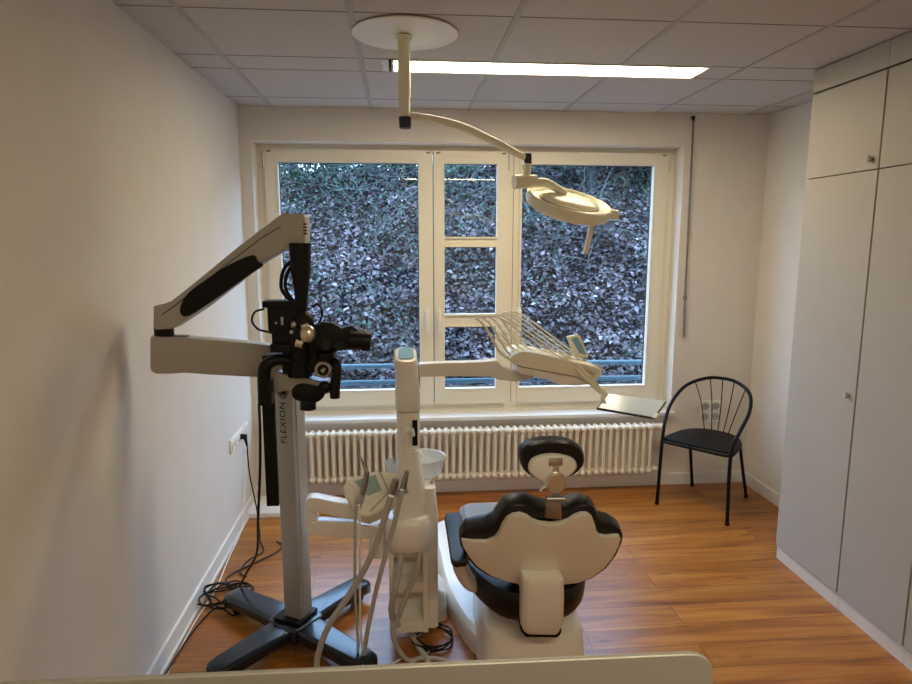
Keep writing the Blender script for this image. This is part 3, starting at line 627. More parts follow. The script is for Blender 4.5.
cx = at(408, 440, Y=UY).x
obj('column', loft([ring(cx-.048, cx+.052, UY-.04, UY+.09, .84, .03), ring(cx-.046, cx+.050, UY-.04, UY+.09, 1.035, .03)], bv=.002), M['cream'], un)
obj('column_joint', loft([ring(cx-.046, cx+.048, UY-.035, UY+.085, 1.033, .03), ring(cx-.046, cx+.048, UY-.035, UY+.085, 1.042, .03)]), M['armgrey'], un)
obj('cable_slot', box((cx+.018, UY-.046, .895), (cx+.040, UY-.036, 1.005), .002), M['blackpl'], un)
xt = at(406, 360, Y=UY).x
up_ = obj('upper_column', loft([ring(cx-.051, cx+.054, UY-.045, UY+.092, 1.040, .035), ring(cx-.052, cx+.052, UY-.045, UY+.09, 1.13, .035), ring(cx-.050, cx+.044, UY-.045, UY+.085, 1.24, .035)]+
     [[V((p.x, p.y, p.z+(p.y-(UY-.045))*.32)) for p in ring(cx-.048-.002, cx+.040, UY-.043, UY+.085, z, .035)] for z in (1.255, )], bv=.005), M['cream'], un)
obj('top_fin', loft([[at(397, 378, Y=UY+.02), at(402, 377, Y=UY-.02), at(402, 374, Y=UY-.02), at(397, 376, Y=UY+.02)], [at(393, 364, Y=UY+.08), at(399, 362, Y=UY+.04), at(399, 350, Y=UY+.06), at(394, 349, Y=UY+.09)]], bv=.001), M['cream'], un)
obj('top_panel', slab([V((p.x, p.y, p.z+.0016+(p.y-(UY-.045))*.32)) for p in ring(cx-.036, cx+.028, UY-.025, UY+.07, 1.255, .02)], (0, 0, .003)), M['panelrefl'], un)  # slanted column top, reflection carried by the colour
# spittoon
bc = at(423, 464, Y=UY+.06)
obj('spittoon_bowl', lathe([(.0, -.062), (.030, -.062), (.060, -.050), (.088, -.015), (.096, .030), (.101, .034), (.101, .038), (.094, .036), (.084, -.010), (.056, -.042), (0, -.054)], bc, (0, 0, 1), 40), M['bowlglass'], un)
obj('bowl_support', merge(cyl(bc+V((0, 0, -.16)), bc+V((0, 0, -.060)), .05, .04)), M['cream'], un)
b2 = at(395, 462, Y=UY+.03)
obj('cup_tray', lathe([(0, -.085), (.032, -.085), (.040, .0), (.044, .002), (.040, .004), (.030, -.078), (0, -.080)], b2, (0, 0, 1), 28), M['bowlglass'], un)
obj('water_spout', tube([at(405, 470, Y=UY-.02), at(405, 440, Y=UY-.04), at(407, 431, Y=UY-.045), at(411, 430, Y=UY-.05), at(413, 436, Y=UY-.05)], [.017, .017, .016, .013, .010], n=5), M['cream'], un)
obj('bowl_spout', tube([bc+V((-.05, .0, .0)), bc+V((-.05, 0, .055)), bc+V((-.02, -.01, .068)), bc+V((.0, -.02, .04))], .006, n=6), M['cream'], un)
obj('side_spray', tube([at(425, 500, Y=UY-.02), at(430, 490, Y=UY-.03), at(433, 477, Y=UY-.03)], [.010, .007, .003], n=4), M['hose'], un)
# delivery arm
AYd = UY+.03
obj('delivery_arm', merge(slab(px([(419, 364), (440, 363), (480, 362), (497, 360), (503, 367), (511, 371), (526, 371), (534, 374), (534, 379), (516, 382), (500, 380), (490, 377), (460, 376.5), (419, 377)], AYd-.03), (0, .055, 0), .006, 3)), M['cream'], un)
dy = AYd-.05
D0, D1 = at(512, 362, Y=dy-.02), at(600, 378, Y=dy)
dh = obj('delivery_head', slab(smooth_loop(px([(510, 361), (516, 354), (530, 352), (570, 361), (596, 367), (602, 372), (596, 380), (575, 376.5), (540, 370), (520, 366)], dy-.07), 3), (0, .20, 0), .010, 3), M['ivory'], un)
obj('delivery_underside', slab(px([(517, 366), (540, 370), (578, 377), (597, 381), (597, 384), (576, 386), (560, 385), (548, 380), (530, 376), (520, 374)], dy-.05), (0, .16, 0), .006), M['cream'], dh)
obj('fold_knob', cyl(at(536, 379, Y=dy-.06), at(536, 379, Y=dy-.03), .006), M['blackpl'], dh)
# five whip arms standing up at the left with their hoses arching to the handpieces
for i in range(5):
    yy = dy-.04+i*.028; ox = i*6.5; oy = -i*1.2
    whip = obj('whip_arm', tube([at(511+ox*.9, 360+oy, Y=yy), at(500+ox, 352+oy, Y=yy), at(490+ox, 335+oy, Y=yy), at(482+ox, 323+oy, Y=yy), at(474+ox, 318+oy, Y=yy)], [.005, .0058, .0055, .0045, .003], n=5), M['cream'], dh)
    for kx, ky in ((487, 329), (492, 341)): obj('hose_clip', ball(at(kx+ox, ky+oy, Y=yy-.005), .006, .005, .007, 10), M['ivory'], whip)
    hz = [at(476+ox, 319+oy, Y=yy), at(486+ox, 316+oy, Y=yy), at(500+ox, 318+oy+i, Y=yy), at(530+ox*.7, 338+oy, Y=yy-.01), at(560+ox*.55, 357+oy*.9, Y=yy-.015), at(580+ox*.4, 366-i*1.0+2, Y=yy-.02)]
    obj('hose', tube(hz, .0036, n=7, seg=8), M['hoselt'], dh)
    hz = [at(489+ox, 333+oy, Y=yy), at(502+ox, 341+oy, Y=yy), at(520+ox*.8, 352+oy*1.2, Y=yy-.01), at(540+ox*.6, 358+oy*1.3, Y=yy-.02), at(560+ox*.5, 366+oy*1.6, Y=yy-.03)]
    obj('return_hose', tube(hz, .0028, n=6, seg=8), M['hoselt'], dh)
    hp = obj('handpiece', tube([at(560+ox*.55, 358+i*.3, Y=yy-.02), at(574+ox*.5, 364-i*.2, Y=yy-.025), at(587+ox*.38, 369-i*.6, Y=yy-.03), at(595+ox*.28, 374-i*1.0, Y=yy-.035)], [.005, .008, .010, .007], n=4, seg=10), M['sphere'], dh)
for i in range(2):
    obj('long_handpiece', tube([at(571+i*5, 363, Y=dy-.06-i*.01), at(583+i*4, 376, Y=dy-.08), at(594+i*3, 386, Y=dy-.09), at(601+i*2, 393, Y=dy-.10)], [.008, .010, .009, .006], n=4, seg=10), M['ivory'], dh)
obj('tray_bracket', merge(tube([at(590, 378, Y=dy-.02), at(598, 388, Y=dy-.06), at(604, 392, Y=dy-.08), at(603, 400, Y=dy-.10), at(606, 405, Y=dy-.11)], [.010, .012, .013, .010, .008], n=5)), M['ivory'], un)
d_ = at(578, 350, Y=dy+.08)
scr = obj('control_panel', slab(px([(567, 337), (578, 334.5), (580, 336), (589, 355), (588, 358), (575, 357)], dy+.05), (0, .018, 0), .003), M['ivory'], dh)
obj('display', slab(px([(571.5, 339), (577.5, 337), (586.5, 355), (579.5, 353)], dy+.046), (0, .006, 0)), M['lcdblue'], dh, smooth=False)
# assistant console
AY = 2.55
obj('assistant_arm', slab(px([(305, 500), (310, 498), (316, 498), (350, 505), (356, 508), (358, 520), (345, 519), (322, 514), (316, 513), (307, 511)], AY-.02), (0, .06, 0), .007, 3), M['cream'], un)
obj('assistant_elbow', merge(slab(px([(305, 505), (314, 505), (317, 518), (319, 524), (316, 534), (309, 535), (305, 528)], AY-.01), (0, .05, 0), .007, 3)), M['cream'], un)
obj('assistant_link', merge(slab(px([(311, 524), (318, 521), (345, 523), (378, 526), (378, 540), (345, 538), (312, 535)], AY-.02), (0, .05, 0), .006, 3), cyl(at(377, 555, Y=AY+.01), at(377, 524, Y=AY+.01), .034, bv=.006), box((at(377, 540, Y=AY).x, AY+.0, at(377, 540, Y=AY).z+.0), (bx0+.03, AY+.05, at(377, 524, Y=AY).z), .006)), M['cream'], un)
cpl = (at(380, 500, Y=AY-.04), V((.10, -.80, .62)).normalized()); cnn = cpl[1]
ac = obj('assistant_console', slab(on([(342.6, 487.7), (347.4, 479), (370, 472), (384, 471), (400, 474), (412, 483), (411, 489), (400, 495), (378, 512), (368, 516.5), (357, 514), (352, 506)], cpl), V((.004, .03, -.05)), .008, 3), M['ivory'], un)
obj('console_bezel', slab(on([(348, 482), (376, 471.5), (386, 491.5), (366, 501.5)], (cpl[0]+cnn*.0005, cnn)), cnn*.0035, .0015), M['white'], ac)
obj('console_groove', slab(on([(379, 472), (381, 472), (390, 492), (371, 512), (369.5, 511), (388, 491.5)], (cpl[0]+cnn*.0005, cnn)), cnn*.0006), M['armgrey'], ac, smooth=False)
obj('display', slab(on([(354, 481.5), (375.5, 474.5), (382, 490.5), (368, 496)], (cpl[0]+cnn*.0045, cnn)), cnn*.001), M['lcd'], ac, smooth=False)
obj('air_syringe', merge(tube(px([(361, 457), (364, 466), (367, 472)], AY-.09), [.003, .005, .010], n=4), tube(px([(367, 471), (365, 484), (361, 497)], AY-.09), [.012, .013, .014], n=3)), M['steel'], ac)
obj('syringe_holder', merge(tube(px([(362, 494), (359, 501), (357, 508)], AY-.09), [.016, .018, .012], n=3), box(at(358, 509, Y=AY-.09)-V((.012, 0, .0)), at(358, 509, Y=AY-.09)+V((.014, .07, .03)), .003)), M['hose'], ac)
obj('suction_handpiece', tube(px([(396, 479), (394, 486), (391, 498)], AY-.08), [.014, .016, .011], n=3), M['steel'], ac, label='wide suction handpiece')
obj('suction_handpiece', tube(px([(407, 471), (405, 480), (402, 492)], AY-.08), [.009, .012, .014], n=3), M['steel'], ac, label='narrow suction handpiece')
obj('handpiece_holder', merge(tube(px([(396, 495), (400, 491), (408, 490)], AY-.06), .012, n=3), ), M['hose'], ac)
obj('hose', tube(px([(356, 505), (355, 540), (355, 590), (358, 640), (362, 668)], 2.40)+[V((.0, 2.44, .006)), V((.10, 2.52, .006))], .0058, n=7, seg=8), M['hose'], un)
obj('hose', tube(px([(359, 505), (360, 545), (360, 600), (363, 650)], 2.38)+[V((-.11, 2.42, .006)), V((.0, 2.5, .006))], .0048, n=7, seg=8), M['hoselt'], un)
obj('hose', tube(px([(391, 496), (384, 520), (370, 558), (351, 592), (331, 622), (321, 645), (317, 668)], 2.36)+[V((-.30, 2.26, .013)), V((-.20, 2.22, .013)), V((-.06, 2.30, .013))], .0125, n=6), M['hose'], un, label='thick grey hose in a wide sweep')
obj('hose', tube(px([(402, 490), (395, 520), (384, 560), (374, 600), (366, 640), (364, 668)], 2.38)+[V((-.10, 2.30, .011)), V((-.02, 2.32, .011))], .0095, n=6), M['hose'], un)
zb = UY-.145
obj('hose', tube([at(401, 545, Y=zb-.0), at(400, 565, Y=zb-.03), at(395, 590, Y=zb-.05), at(391, 610, Y=zb-.02), at(396, 622, Y=zb+.0), V((.02, 2.60, .05)), V((.06, 2.53, .014)), V((.09, 2.45, .014)), V((.10, 2.34, .014))], .0125, n=6), M['hose'], un, label='thick grey hose from the unit front')
obj('hose', tube([at(421, 545, Y=zb-.0), at(417, 570, Y=zb-.04), at(408, 592, Y=zb-.05), at(398, 618, Y=zb-.05), at(393, 636, Y=zb-.06), V((.0, 2.47, .012)), V((.07, 2.47, .012)), V((.15, 2.45, .012)), V((.22, 2.36, .012))], .0105, n=6), M['hose'], un)
cc = coil('cable_ring', .12, 2.60, .085, 4, 'flat ring of dark cable on the floor beside the dental unit', M['blackpl'], jit=.06, rr=.0036, ppt=16)

# instrument tray
tp = (at(632, 405, Y=dy-.12), V((.02, -.42, .90)).normalized())
tq = on([(597, 407), (607, 394), (666, 401), (656, 418), (651, 418), (645, 415)], tp)
tr = thing('instrument_tray', 'small flat tray lined with pale paper beside the instrument hoses', 'tray', tp[0])
tq = on([(596.5, 408), (608, 393.5), (667, 401), (655, 418)], tp)
obj('tray_rim', slab(tq, -tp[1]*.010, .003), M['trayrim'], tr)
ctr = sum(tq, V((0, 0, 0)))/4
obj('paper_sky_tint', slab([ctr+(p-ctr)*.955+tp[1]*.0006 for p in tq], tp[1]*.0012), M['tray'], tr, smooth=False)
obj('tray_clip', slab(on([(652, 418), (656, 418.6), (659, 414), (655, 413)], (tp[0]+tp[1]*.003, tp[1])), tp[1]*.002, .0005), M['white'], tr)

# ============================================================ PATIENT CHAIR
pc_ = thing('dental_chair', 'reclined black dental chair with a broad cream winged back', 'dental chair', (.5, 2.75, 0))
# base: long floor plate and rear housing
def poly(l, z): return [V((x, y, z)) for x, y in l]
fpz = [(.29, 2.50), (.205, 2.80), (.175, 3.15), (.185, 3.62), (.40, 3.66), (.60, 3.62), (.66, 3.1), (.72, 2.75), (.74, 2.52), (.66, 2.44), (.40, 2.44)]
def inset(l, k, cx_=.46, cy_=3.0): return [(cx_+(x-cx_)*k, cy_+(y-cy_)*k) for x, y in l]
obj('base_plate', loft([smooth_loop(poly(fpz, .0005), 3), smooth_loop(poly(fpz, .05), 3), smooth_loop(poly(inset(fpz, .985), .085), 3), smooth_loop(poly(inset(fpz, .93), .105), 3)], bv=0), M['cream'], pc_)
hp_ = [(.33, 2.30), (.30, 2.42), (.31, 2.75), (.42, 2.95), (.62, 2.95), (.72, 2.75), (.735, 2.42), (.71, 2.30), (.62, 2.26), (.42, 2.26)]
obj('rear_housing', loft([smooth_loop(poly(inset(hp_, 1.0, .52, 2.6), .0005), 3), smooth_loop(poly(inset(hp_, 1.0, .52, 2.6), .07), 3), smooth_loop(poly(inset(hp_, .985, .52, 2.6), .085), 3), smooth_loop(poly(inset(hp_, .97, .52, 2.6), .16), 3), smooth_loop(poly(inset(hp_, .92, .52, 2.6), .205), 3), smooth_loop(poly(inset(hp_, .80, .52, 2.6), .225), 3)], bv=0), M['cream'], pc_)
obj('lift_body', loft([rrect((.52, 2.62, .20), .30, .34, .06), rrect((.52, 2.66, .36), .28, .36, .06)], bv=.005), M['cream'], pc_)
# seat
def seatring(z, k, dz=0): 
    l = [(.385, 2.22), (.305, 2.33), (.25, 2.50), (.25, 2.72), (.27, 2.88), (.36, 2.93), (.60, 2.93), (.72, 2.88), (.75, 2.72), (.75, 2.50), (.715, 2.33), (.635, 2.22), (.51, 2.195)]
    return smooth_loop([V((.50+(x-.50)*k, 2.6+(y-2.6)*k, z+max(0, y-2.65)*.10)) for x, y in l], 3)
obj('seat_cushion', loft([seatring(.305, .84), seatring(.315, .93), seatring(.345, .985), seatring(.385, 1.0), seatring(.415, 1.0), seatring(.435, .965), seatring(.445, .88), seatring(.448, .6)], bv=0), M['leather'], pc_, label='black seat cushion')
obj('seat_pan', loft([seatring(.27, .66), seatring(.295, .80), seatring(.31, .86)], bv=0), M['cream'], pc_)
def lr(z, x0, x1, ya, yb, r=.05): return [V((p.x, p.y, p.z+.0*(p.y))) for p in rrect(((x0+x1)/2, (ya+yb)/2, z), x1-x0, yb-ya, r)]
obj('leg_rest', loft([lr(.435, .285, .72, 2.55, 2.93), lr(.45, .27, .74, 2.53, 2.95), lr(.475, .27, .74, 2.53, 2.95), lr(.49, .285, .725, 2.545, 2.935)], bv=0), M['leather'], pc_)
obj('plastic_cover', loft([lr(.46, .266, .744, 2.526, 2.954), lr(.4765, .266, .744, 2.526, 2.954), lr(.492, .282, .728, 2.54, 2.94)], bv=0), M['film'], pc_)
# armrest on the left
ap = (V((.19, 2.3, .625)), V((0, 0, 1)))
arm = on([(445.5, 513), (459, 511), (462, 514), (469, 556), (467, 560), (455, 561.5), (451, 558), (444.5, 517)], ap)
obj('armrest', slab(arm, (0, 0, -.026), .008, 3), M['leather'], pc_)
obj('armrest_support', merge(tube([V((.205, 2.30, .60)), V((.215, 2.32, .50)), V((.27, 2.40, .38)), V((.36, 2.45, .34))], [.028, .030, .032, .03], n=5)), M['cream'], pc_)
# backrest: winged shell over a thicker black cushion, on a leaning plane
bp = V((.50, 2.255, .45)); bnrm = V((0, -.90, -.42)).normalized()      # outward (towards the viewer, a little down)
def z6(l, dx=0, dy=0): return [(430+x/3.8+dx, 480+y/3.8+dy) for x, y in l]
shell = [(120, 232), (124, 229), (165, 233), (215, 233), (245, 222), (262, 200), (275, 170), (292, 145), (315, 132), (342, 128), (368, 136), (390, 150), (415, 158), (460, 159), (502, 157), (525, 150), (548, 136), (575, 127), (598, 128), (616, 142), (626, 168), (632, 198), (645, 211), (670, 215), (700, 212), (718, 212), (724, 222), (716, 250), (695, 290), (660, 332), (610, 366), (560, 383), (510, 388), (430, 390), (350, 388), (290, 378), (230, 357), (180, 325), (145, 285), (126, 252)]
sh = on(z6(shell), (bp, bnrm))
sc_ = sum(sh, V((0, 0, 0)))/len(sh)
def ins(P, k, h): return [sc_+(p-sc_)*k+bnrm*h for p in P]
# dished shell: rings shrinking to the middle and bulging outward
sbm = slab(sh, -bnrm*.022)
for i in range(-9, 10):
    bmesh.ops.bisect_plane(sbm, geom=sbm.verts[:]+sbm.edges[:]+sbm.faces[:], plane_co=(sc_.x+i*.031, 0, 0), plane_no=(1, 0, 0))
bevel(sbm, .006, 3, ang=50)
for v in sbm.verts:
    t_ = (v.co.x-sc_.x)/.31; v.co += bnrm*(.012*(1-t_*t_)+.007*max(0, 1-abs(t_)*3.2))
obj('back_shell', sbm, M['shell'], pc_, sharp=60)
cush = [(113, 240), (112, 215), (128, 192), (165, 181), (205, 176), (240, 160), (262, 125), (285, 98), (325, 86), (370, 88), (410, 103), (440, 112), (480, 113), (520, 108), (560, 90), (600, 88), (624, 102), (637, 130), (650, 158), (690, 166), (722, 184), (733, 208), (728, 236), (706, 285), (668, 334), (612, 372), (560, 388), (510, 392), (430, 394), (350, 392), (285, 383), (222, 362), (172, 330), (135, 287)]
cu = on(z6(cush), (bp-bnrm*.02, bnrm)); cc_ = sum(cu, V((0, 0, 0)))/len(cu)
def insc(k, h): return [cc_+(p-cc_)*k+bnrm*h for p in cu]
obj('back_cushion', loft([insc(.97, .010), insc(.995, .004), insc(1.0, -.010), insc(1.0, -.035), insc(.97, -.055), insc(.88, -.066), insc(.6, -.060), insc(.2, -.055)], bv=0), M['leather'], pc_)
# strut between shell and base
st = []
for t_ in ((382, 358, 514), (400, 356, 514), (460, 352, 515), (530, 350, 513), (565, 350, 505), (590, 362, 494)):
    yv, xa, xb = t_; yy_ = 480+yv/3.8
    f_ = (yv-382)/208; Yc = 2.125+.05*f_*f_; Yb = 2.275 if f_ < .2 else Yc+.07+.12*max(0, f_-.7)
    a, b = at(430+xa/3.8, yy_, Y=Yc), at(430+xb/3.8, yy_, Y=Yc)
    w = (b.x-a.x)
    st.append([V((a.x, Yb, a.z)), V((a.x, Yc+.015, a.z)), V((a.x+w*.12, Yc, a.z)), V((b.x-w*.12, Yc, b.z)), V((b.x, Yc+.015, b.z)), V((b.x, Yb, b.z))])
obj('back_strut', loft(st, bv=.010), M['cream'], pc_)
k_ = V((.527, 2.30, .215)); 
obj('strut_gasket', slab(px(z6([(340, 535), (345, 575), (365, 598), (485, 600), (498, 585), (502, 568), (480, 560), (370, 560), (352, 535)]), 2.20), (0, .10, 0), .004), M['blackpl'], pc_)
# head rest
hx = at(545, 511, Y=2.10)
HYc = 2.08
obj('head_bracket', merge(slab(px([(545, 518), (546, 503), (549, 498), (561, 498), (562, 520)], 2.08), (0, .02, 0), .002), cyl(at(546, 499, Y=2.07), at(565, 499, Y=2.07), .010)), M['steel'], pc_)
obj('head_post', merge(slab(px([(553, 503), (552, 480), (553, 462), (559, 462), (560, 480), (561, 503)], HYc-.0), (0, .012, 0), .002), pbox(549, 459, 563, 466, HYc-.005, .03, .002)), M['chrome'], pc_)
kc = at(556.5, 483, Y=HYc-.012)
obj('head_knob', lathe([(0, .0), (.030, .0), (.036, .005), (.037, .016), (.030, .028), (0, .028)], kc+V((0, -.005, 0)), (0, 1, 0), 32), M['sphere'], pc_)
obj('head_lever', tube(px([(540, 491), (545, 486), (552, 487)], HYc), .004, n=4), M['white'], pc_)
hcu = [(519, 456), (522, 447), (532, 441), (550, 438.5), (568, 440), (580, 446), (583.5, 455), (582, 464), (574, 472), (562, 477), (556, 476), (550, 477), (536, 477), (524, 470)]
HP = smooth_loop(px(hcu, HYc+.05), 3); hcc = sum(HP, V((0, 0, 0)))/len(HP)
def hin(P, k, y, dz=0): return [hcc+(p-hcc)*k+V((0, y, dz)) for p in P]
obj('head_cushion', loft([hin(HP, .90, -.030), hin(HP, .98, -.018), hin(HP, 1.0, .0), hin(HP, 1.0, .025), hin(HP, .95, .045), hin(HP, .8, .055), hin(HP, .3, .05)], bv=0), M['leather'], pc_)
hsx = [(528, 466), (532, 458), (542, 454), (551, 453), (562, 454), (573, 458), (577, 466), (573, 473), (563, 479), (560, 475), (551, 475), (546, 482), (537, 479), (530, 473)]
HS = smooth_loop(px(hsx, HYc+.02), 3); hss = sum(HS, V((0, 0, 0)))/len(HS)
obj('head_shell', loft([[p+V((0, .012, 0)) for p in HS], HS, [hss+(p-hss)*.9+V((0, -.010, 0)) for p in HS], [hss+(p-hss)*.5+V((0, -.018, 0)) for p in HS], [hss+(p-hss)*.1+V((0, -.018, 0)) for p in HS]], bv=0), M['cream'], pc_)

# ============================================================ DESK AND MONITOR IN FRONT OF THE VIEWER
dk = thing('desk', 'plain light desk carrying the silver monitor, below the photo edge', 'desk', (-.05, .55, 0))
obj('desk_top', box((-.85, .22, .715), (.75, .92, .74), .003), M['desk'], dk)
for x in (-.82, .69):
    for y in (.25, .85): obj('leg', box((x, y, 0), (x+.04, y+.04, .7155), .003), M['alu'], dk)
mo = thing('monitor', 'silver back of a large monitor along the bottom edge', 'monitor', (-.03, .52, .74))
L0, L1 = at(40, 684, Y=.50), at(705, 654, Y=.50)
zt = 1.386; 
mon = rrect((-.052, 0, 0), .652, .42, .022)
scr_poly = [V((p.x, .50, zt-.21+p.y+(.27-p.x)*.012)) for p in mon]
dl = (at(100, 681.5, Y=.5).z-at(690, 652.5, Y=.5).z)
obj('housing', slab(scr_poly, (0, .006, 0), .0022, 3), M['alu'], mo)
obj('screen', box((-.37, .5055, .98), (.266, .5080, zt-.008), .0005), M['blackpl'], mo, smooth=False)
obj('stand_neck', slab([V((-.11, .49, 1.12)), V((.0, .49, 1.12)), V((.0, .44, .745)), V((-.11, .44, .745))], (0, .012, 0), .003), M['alu'], mo)
obj('stand_foot', box((-.14, .40, .7405), (.03, .62, .749), .003), M['alu'], mo)

# ============================================================ OUTSIDE
def gz(x, y):
    base = .10+(y-5.75)*.70
    if y > 9.3: base = .10+3.55*.70+(y-9.3)*.08+max(0, x-.4)*.0
    return base+.10*math.sin(x*1.3+.5)*math.sin(y*.9)+.05*math.sin(x*3.1+y*2.3)+.07*math.sin(x*7.3+2*math.sin(y*3.1))*math.sin(y*6.1+x*1.7)+.12*max(0, min(1, (x-.5)/3))*(y-5.75)*.35
g = bmesh.new(); NX, NY = 200, 110; gv = [[g.verts.new((-8+18*i/NX, 5.7+7.3*j/NY, gz(-8+18*i/NX, 5.7+7.3*j/NY))) for i in range(NX+1)] for j in range(NY+1)]
for j in range(NY):
    for i in range(NX): g.faces.new((gv[j][i], gv[j][i+1], gv[j+1][i+1], gv[j+1][i]))
sl = obj('hillside', g, M['soil']); sl['kind'] = 'structure'
tr_ = obj('terrace', box((-8, 4.64, -.4), (10, 5.72, -.05)), M['plaster'], smooth=False); tr_['kind'] = 'structure'
rw = obj('retaining_kerb', box((-8, 5.62, -.05), (10, 5.74, .16), .01), M['plaster']); rw['kind'] = 'structure'
def leaves(name, n, xr, yr, size, lift, mat, label, cat, tilt=1., dens=None, zoff=None):
    verts = np.zeros((n, 5, 3)); k = 0
    X = rng.uniform(*xr, n*6); Y = rng.uniform(*yr, n*6)
    for x, y in zip(X, Y):
        if dens and rng.random() > dens(x, y): continue
        s = size*rng.uniform(.55, 1.35); z = gz(x, y)+rng.random()**1.5*lift+(zoff(x, y)*rng.random() if zoff else 0)
        u_ = rng.normal(0, 1, 3); u_[2] *= .6*tilt; u_ /= np.linalg.norm(u_); nn = np.array([rng.normal(0, .55)*tilt, -.45+rng.normal(0, .55)*tilt, .8]); w2 = np.cross(nn, u_); w2 /= np.linalg.norm(w2); n2 = np.cross(u_, w2)
        c = np.array([x, y, z]); cup = rng.uniform(-.1, .35)*s
        verts[k] = [c-u_*s*.55, c-w2*s*.36+n2*cup, c+u_*s*.10-w2*s*.30+n2*cup, c+u_*s*.55, c+w2*s*.36+n2*cup]; k += 1
        if k == n: break
    verts = verts[:k]; me = bpy.data.meshes.new(name)
    base = np.arange(k)[:, None]*5
    f = np.concatenate([base+np.array([[0, 1, 2]]), base+np.array([[0, 2, 3]]), base+np.array([[0, 3, 4]])])
    me.vertices.add(k*5); me.vertices.foreach_set('co', verts.reshape(-1)); nf = len(f)
    me.loops.add(nf*3); me.loops.foreach_set('vertex_index', f.reshape(-1).astype(np.int32)); me.polygons.add(nf)
    me.polygons.foreach_set('loop_start', np.arange(0, nf*3, 3, dtype=np.int32)); me.update(); me.validate()
    me.materials.append(mat); o = bpy.data.objects.new(name, me); COL.objects.link(o); return tag(o, label, cat, kind='stuff')
def clump(x, y): return .5+.5*math.sin(x*2.1+1.3*math.sin(y*1.7))*math.sin(y*2.6+x*.8)
leaves('fallen_leaves', 80000, (-3.4, 5.6), (5.75, 10.0), .060, .09, M['leafdry'], 'thick carpet of fallen brown and pale leaves on the slope outside', 'leaves', dens=lambda x, y: 1.0 if y < 8 else .8)
leaves('ivy', 26000, (-3.6, 5.8), (6.0, 11.0), .045, .26, M['leafivy'], 'green ivy and brambles growing in patches among the fallen leaves', 'ivy', tilt=1.6,
       dens=lambda x, y: (max(0, clump(x, y)-.50)*1.6)*(.45 if y < 7.4 else 1)+max(0, min(1, (y-8.3)/1.0))*(.9 if x < 1.2 else .15))
# twigs
tb = bmesh.new(); tws = []
for i in range(620):
    x, y = random.uniform(-3, 5.5), 7.2+3.0*random.random()**.8; z = gz(x, y); L_ = random.uniform(.4, 1.3); a = random.uniform(0, 2*PI); b = random.uniform(.3, 1.2)
    d = V((math.cos(a), -abs(math.sin(a))*.4, b)).normalized(); p = V((x, y, z)); k = V((0, 0, -.25*L_))
    tws.append(tube([p, p+d*L_*.5+V((0, 0, .04)), p+d*L_+k], [.0065, .0045, .002], n=3, seg=4))
tag(obj('twigs', merge(*tws), M['twig']), 'thin bare bramble stems arching over the leafy slope', 'twigs', kind='stuff')
# evergreen bushes and trees on top of the bank
def bush(name, c, rx, ry, rz, n, mat, label, cat, group, leafs=.05, trunk=True):
    t = thing(name, label, cat, (c[0], c[1], gz(c[0], c[1])), group)
    zt_ = c[2]; vs = []; k = 0; verts = np.zeros((n, 4, 3))
    blobs = [(rng.normal(0, .45), rng.normal(0, .45), rng.normal(0, .45), rng.uniform(.35, .6)) for _ in range(16)]
    for k in range(n):
        b = blobs[k % 16]; d = rng.normal(0, 1, 3); d /= np.linalg.norm(d); r = b[3]*rng.uniform(.75, 1.05)
        p = np.array([c[0]+(b[0]+d[0]*r)*rx, c[1]+(b[1]+d[1]*r)*ry, zt_+(b[2]+d[2]*r)*rz])
        u_ = rng.normal(0, 1, 3); u_ /= np.linalg.norm(u_); w2 = np.cross(u_, rng.normal(0, 1, 3)); w2 /= np.linalg.norm(w2); s = leafs*rng.uniform(.6, 1.3)
        verts[k] = [p-u_*s*.6, p-w2*s*.25, p+u_*s*.6, p+w2*s*.25]
    me = bpy.data.meshes.new('foliage'); me.vertices.add(n*4); me.vertices.foreach_set('co', (verts-np.array(ROOT[t])).reshape(-1))
    me.loops.add(n*4); me.loops.foreach_set('vertex_index', np.arange(n*4, dtype=np.int32)); me.polygons.add(n); me.polygons.foreach_set('loop_start', np.arange(0, n*4, 4, dtype=np.int32)); me.update(); me.validate()
    me.materials.append(mat); o = bpy.data.objects.new('foliage', me); COL.objects.link(o); o.parent = t
    if trunk:
        g0 = V((c[0], c[1], gz(c[0], c[1])-.05)); T_ = [tube([g0, g0.lerp(V(c), .5)+V((.04, 0, 0)), V(c)], [.06, .045, .02], n=4, seg=8)]
        for a in range(5): T_.append(tube([g0.lerp(V(c), .4), V(c)+V((math.cos(a*1.3)*rx*.5, math.sin(a*1.3)*ry*.5, rz*.4))], [.025, .008], smooth=False, seg=6))
        obj('trunk', merge(*T_), M['bark'], t)
    return t
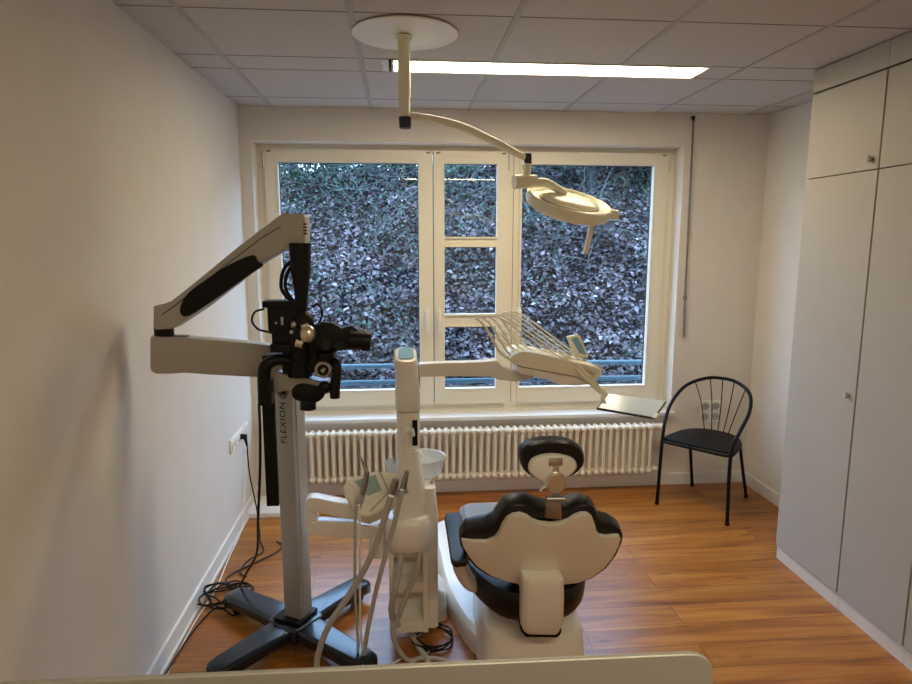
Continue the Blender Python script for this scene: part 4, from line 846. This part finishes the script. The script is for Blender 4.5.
G1 = 'dark evergreens above the bank'
for i, (x, y, z, rx, rz, lb) in enumerate(((2.6, 8.9, 3.15, 1.0, .75, 'dark evergreen bush at the top left of the right casement'), (4.0, 9.0, 3.2, 1.0, .95, 'dark evergreen bush at the top right corner of the window view'),
        (3.3, 9.9, 3.9, 1.4, 1.1, 'tall dark evergreen behind the two bushes top right of the window view'), (1.2, 9.9, 3.55, .8, .55, 'low evergreen bush seen at the top of the narrow middle casement'))):
    bush('evergreen_bush', (x, y, z), rx, .7, rz, 9000, M['leafever'], lb, 'bush', G1)
bush('green_bush', (-.1, 10.1, 3.30), 1.0, .6, .42, 6000, M['leafivy'], 'light green bush on the crest behind the left casement, right of the bare trees', 'bush', None, .06)
bush('green_bush', (-1.6, 10.0, 3.20), .9, .6, .36, 5000, M['leafivy'], 'light green bush on the crest at the top left of the window view', 'bush', None, .06)
for x, y, r, lb in ((-1.05, 10.6, .07, 'bare tree trunk on the crest behind the left casement, nearest the window edge'), (.15, 10.9, .10, 'thicker bare tree trunk on the crest behind the left casement')):
    z = gz(x, y)-.05; T_ = [tube([(x, y, z), (x+.08, y, z+1.6), (x-.05, y, z+4.2)], [r, r*.8, r*.5], n=5, seg=10)]
    for k in range(7):
        a = k*1.9; h = z+.9+.35*k; T_.append(tube([(x, y, h), (x+math.cos(a)*.6, y+math.sin(a)*.5, h+.5), (x+math.cos(a)*1.2, y+math.sin(a)*.9, h+.9)], [r*.35, r*.2, .006], n=4, seg=6))
    tag(obj('bare_tree', merge(*T_), M['bark'], loc=(x, y, z)), lb, 'tree', 'bare trees on the crest')
# railing
rl = thing('railing', 'pale blue horizontal bar railing outside just beyond the window', 'railing', (.5, 5.0, -.05))
for z in (.775, .645, .30): obj('rail', tube([(-3.4, 5.0, z), (5.2, 5.0, z)], .020, smooth=False, seg=14), M['rail'], rl)
for x in (-3.2, -1.15, 3.05, 5.0): obj('post', box((x-.02, 4.98, -.05), (x+.02, 5.02, .80), .003), M['rail'], rl)
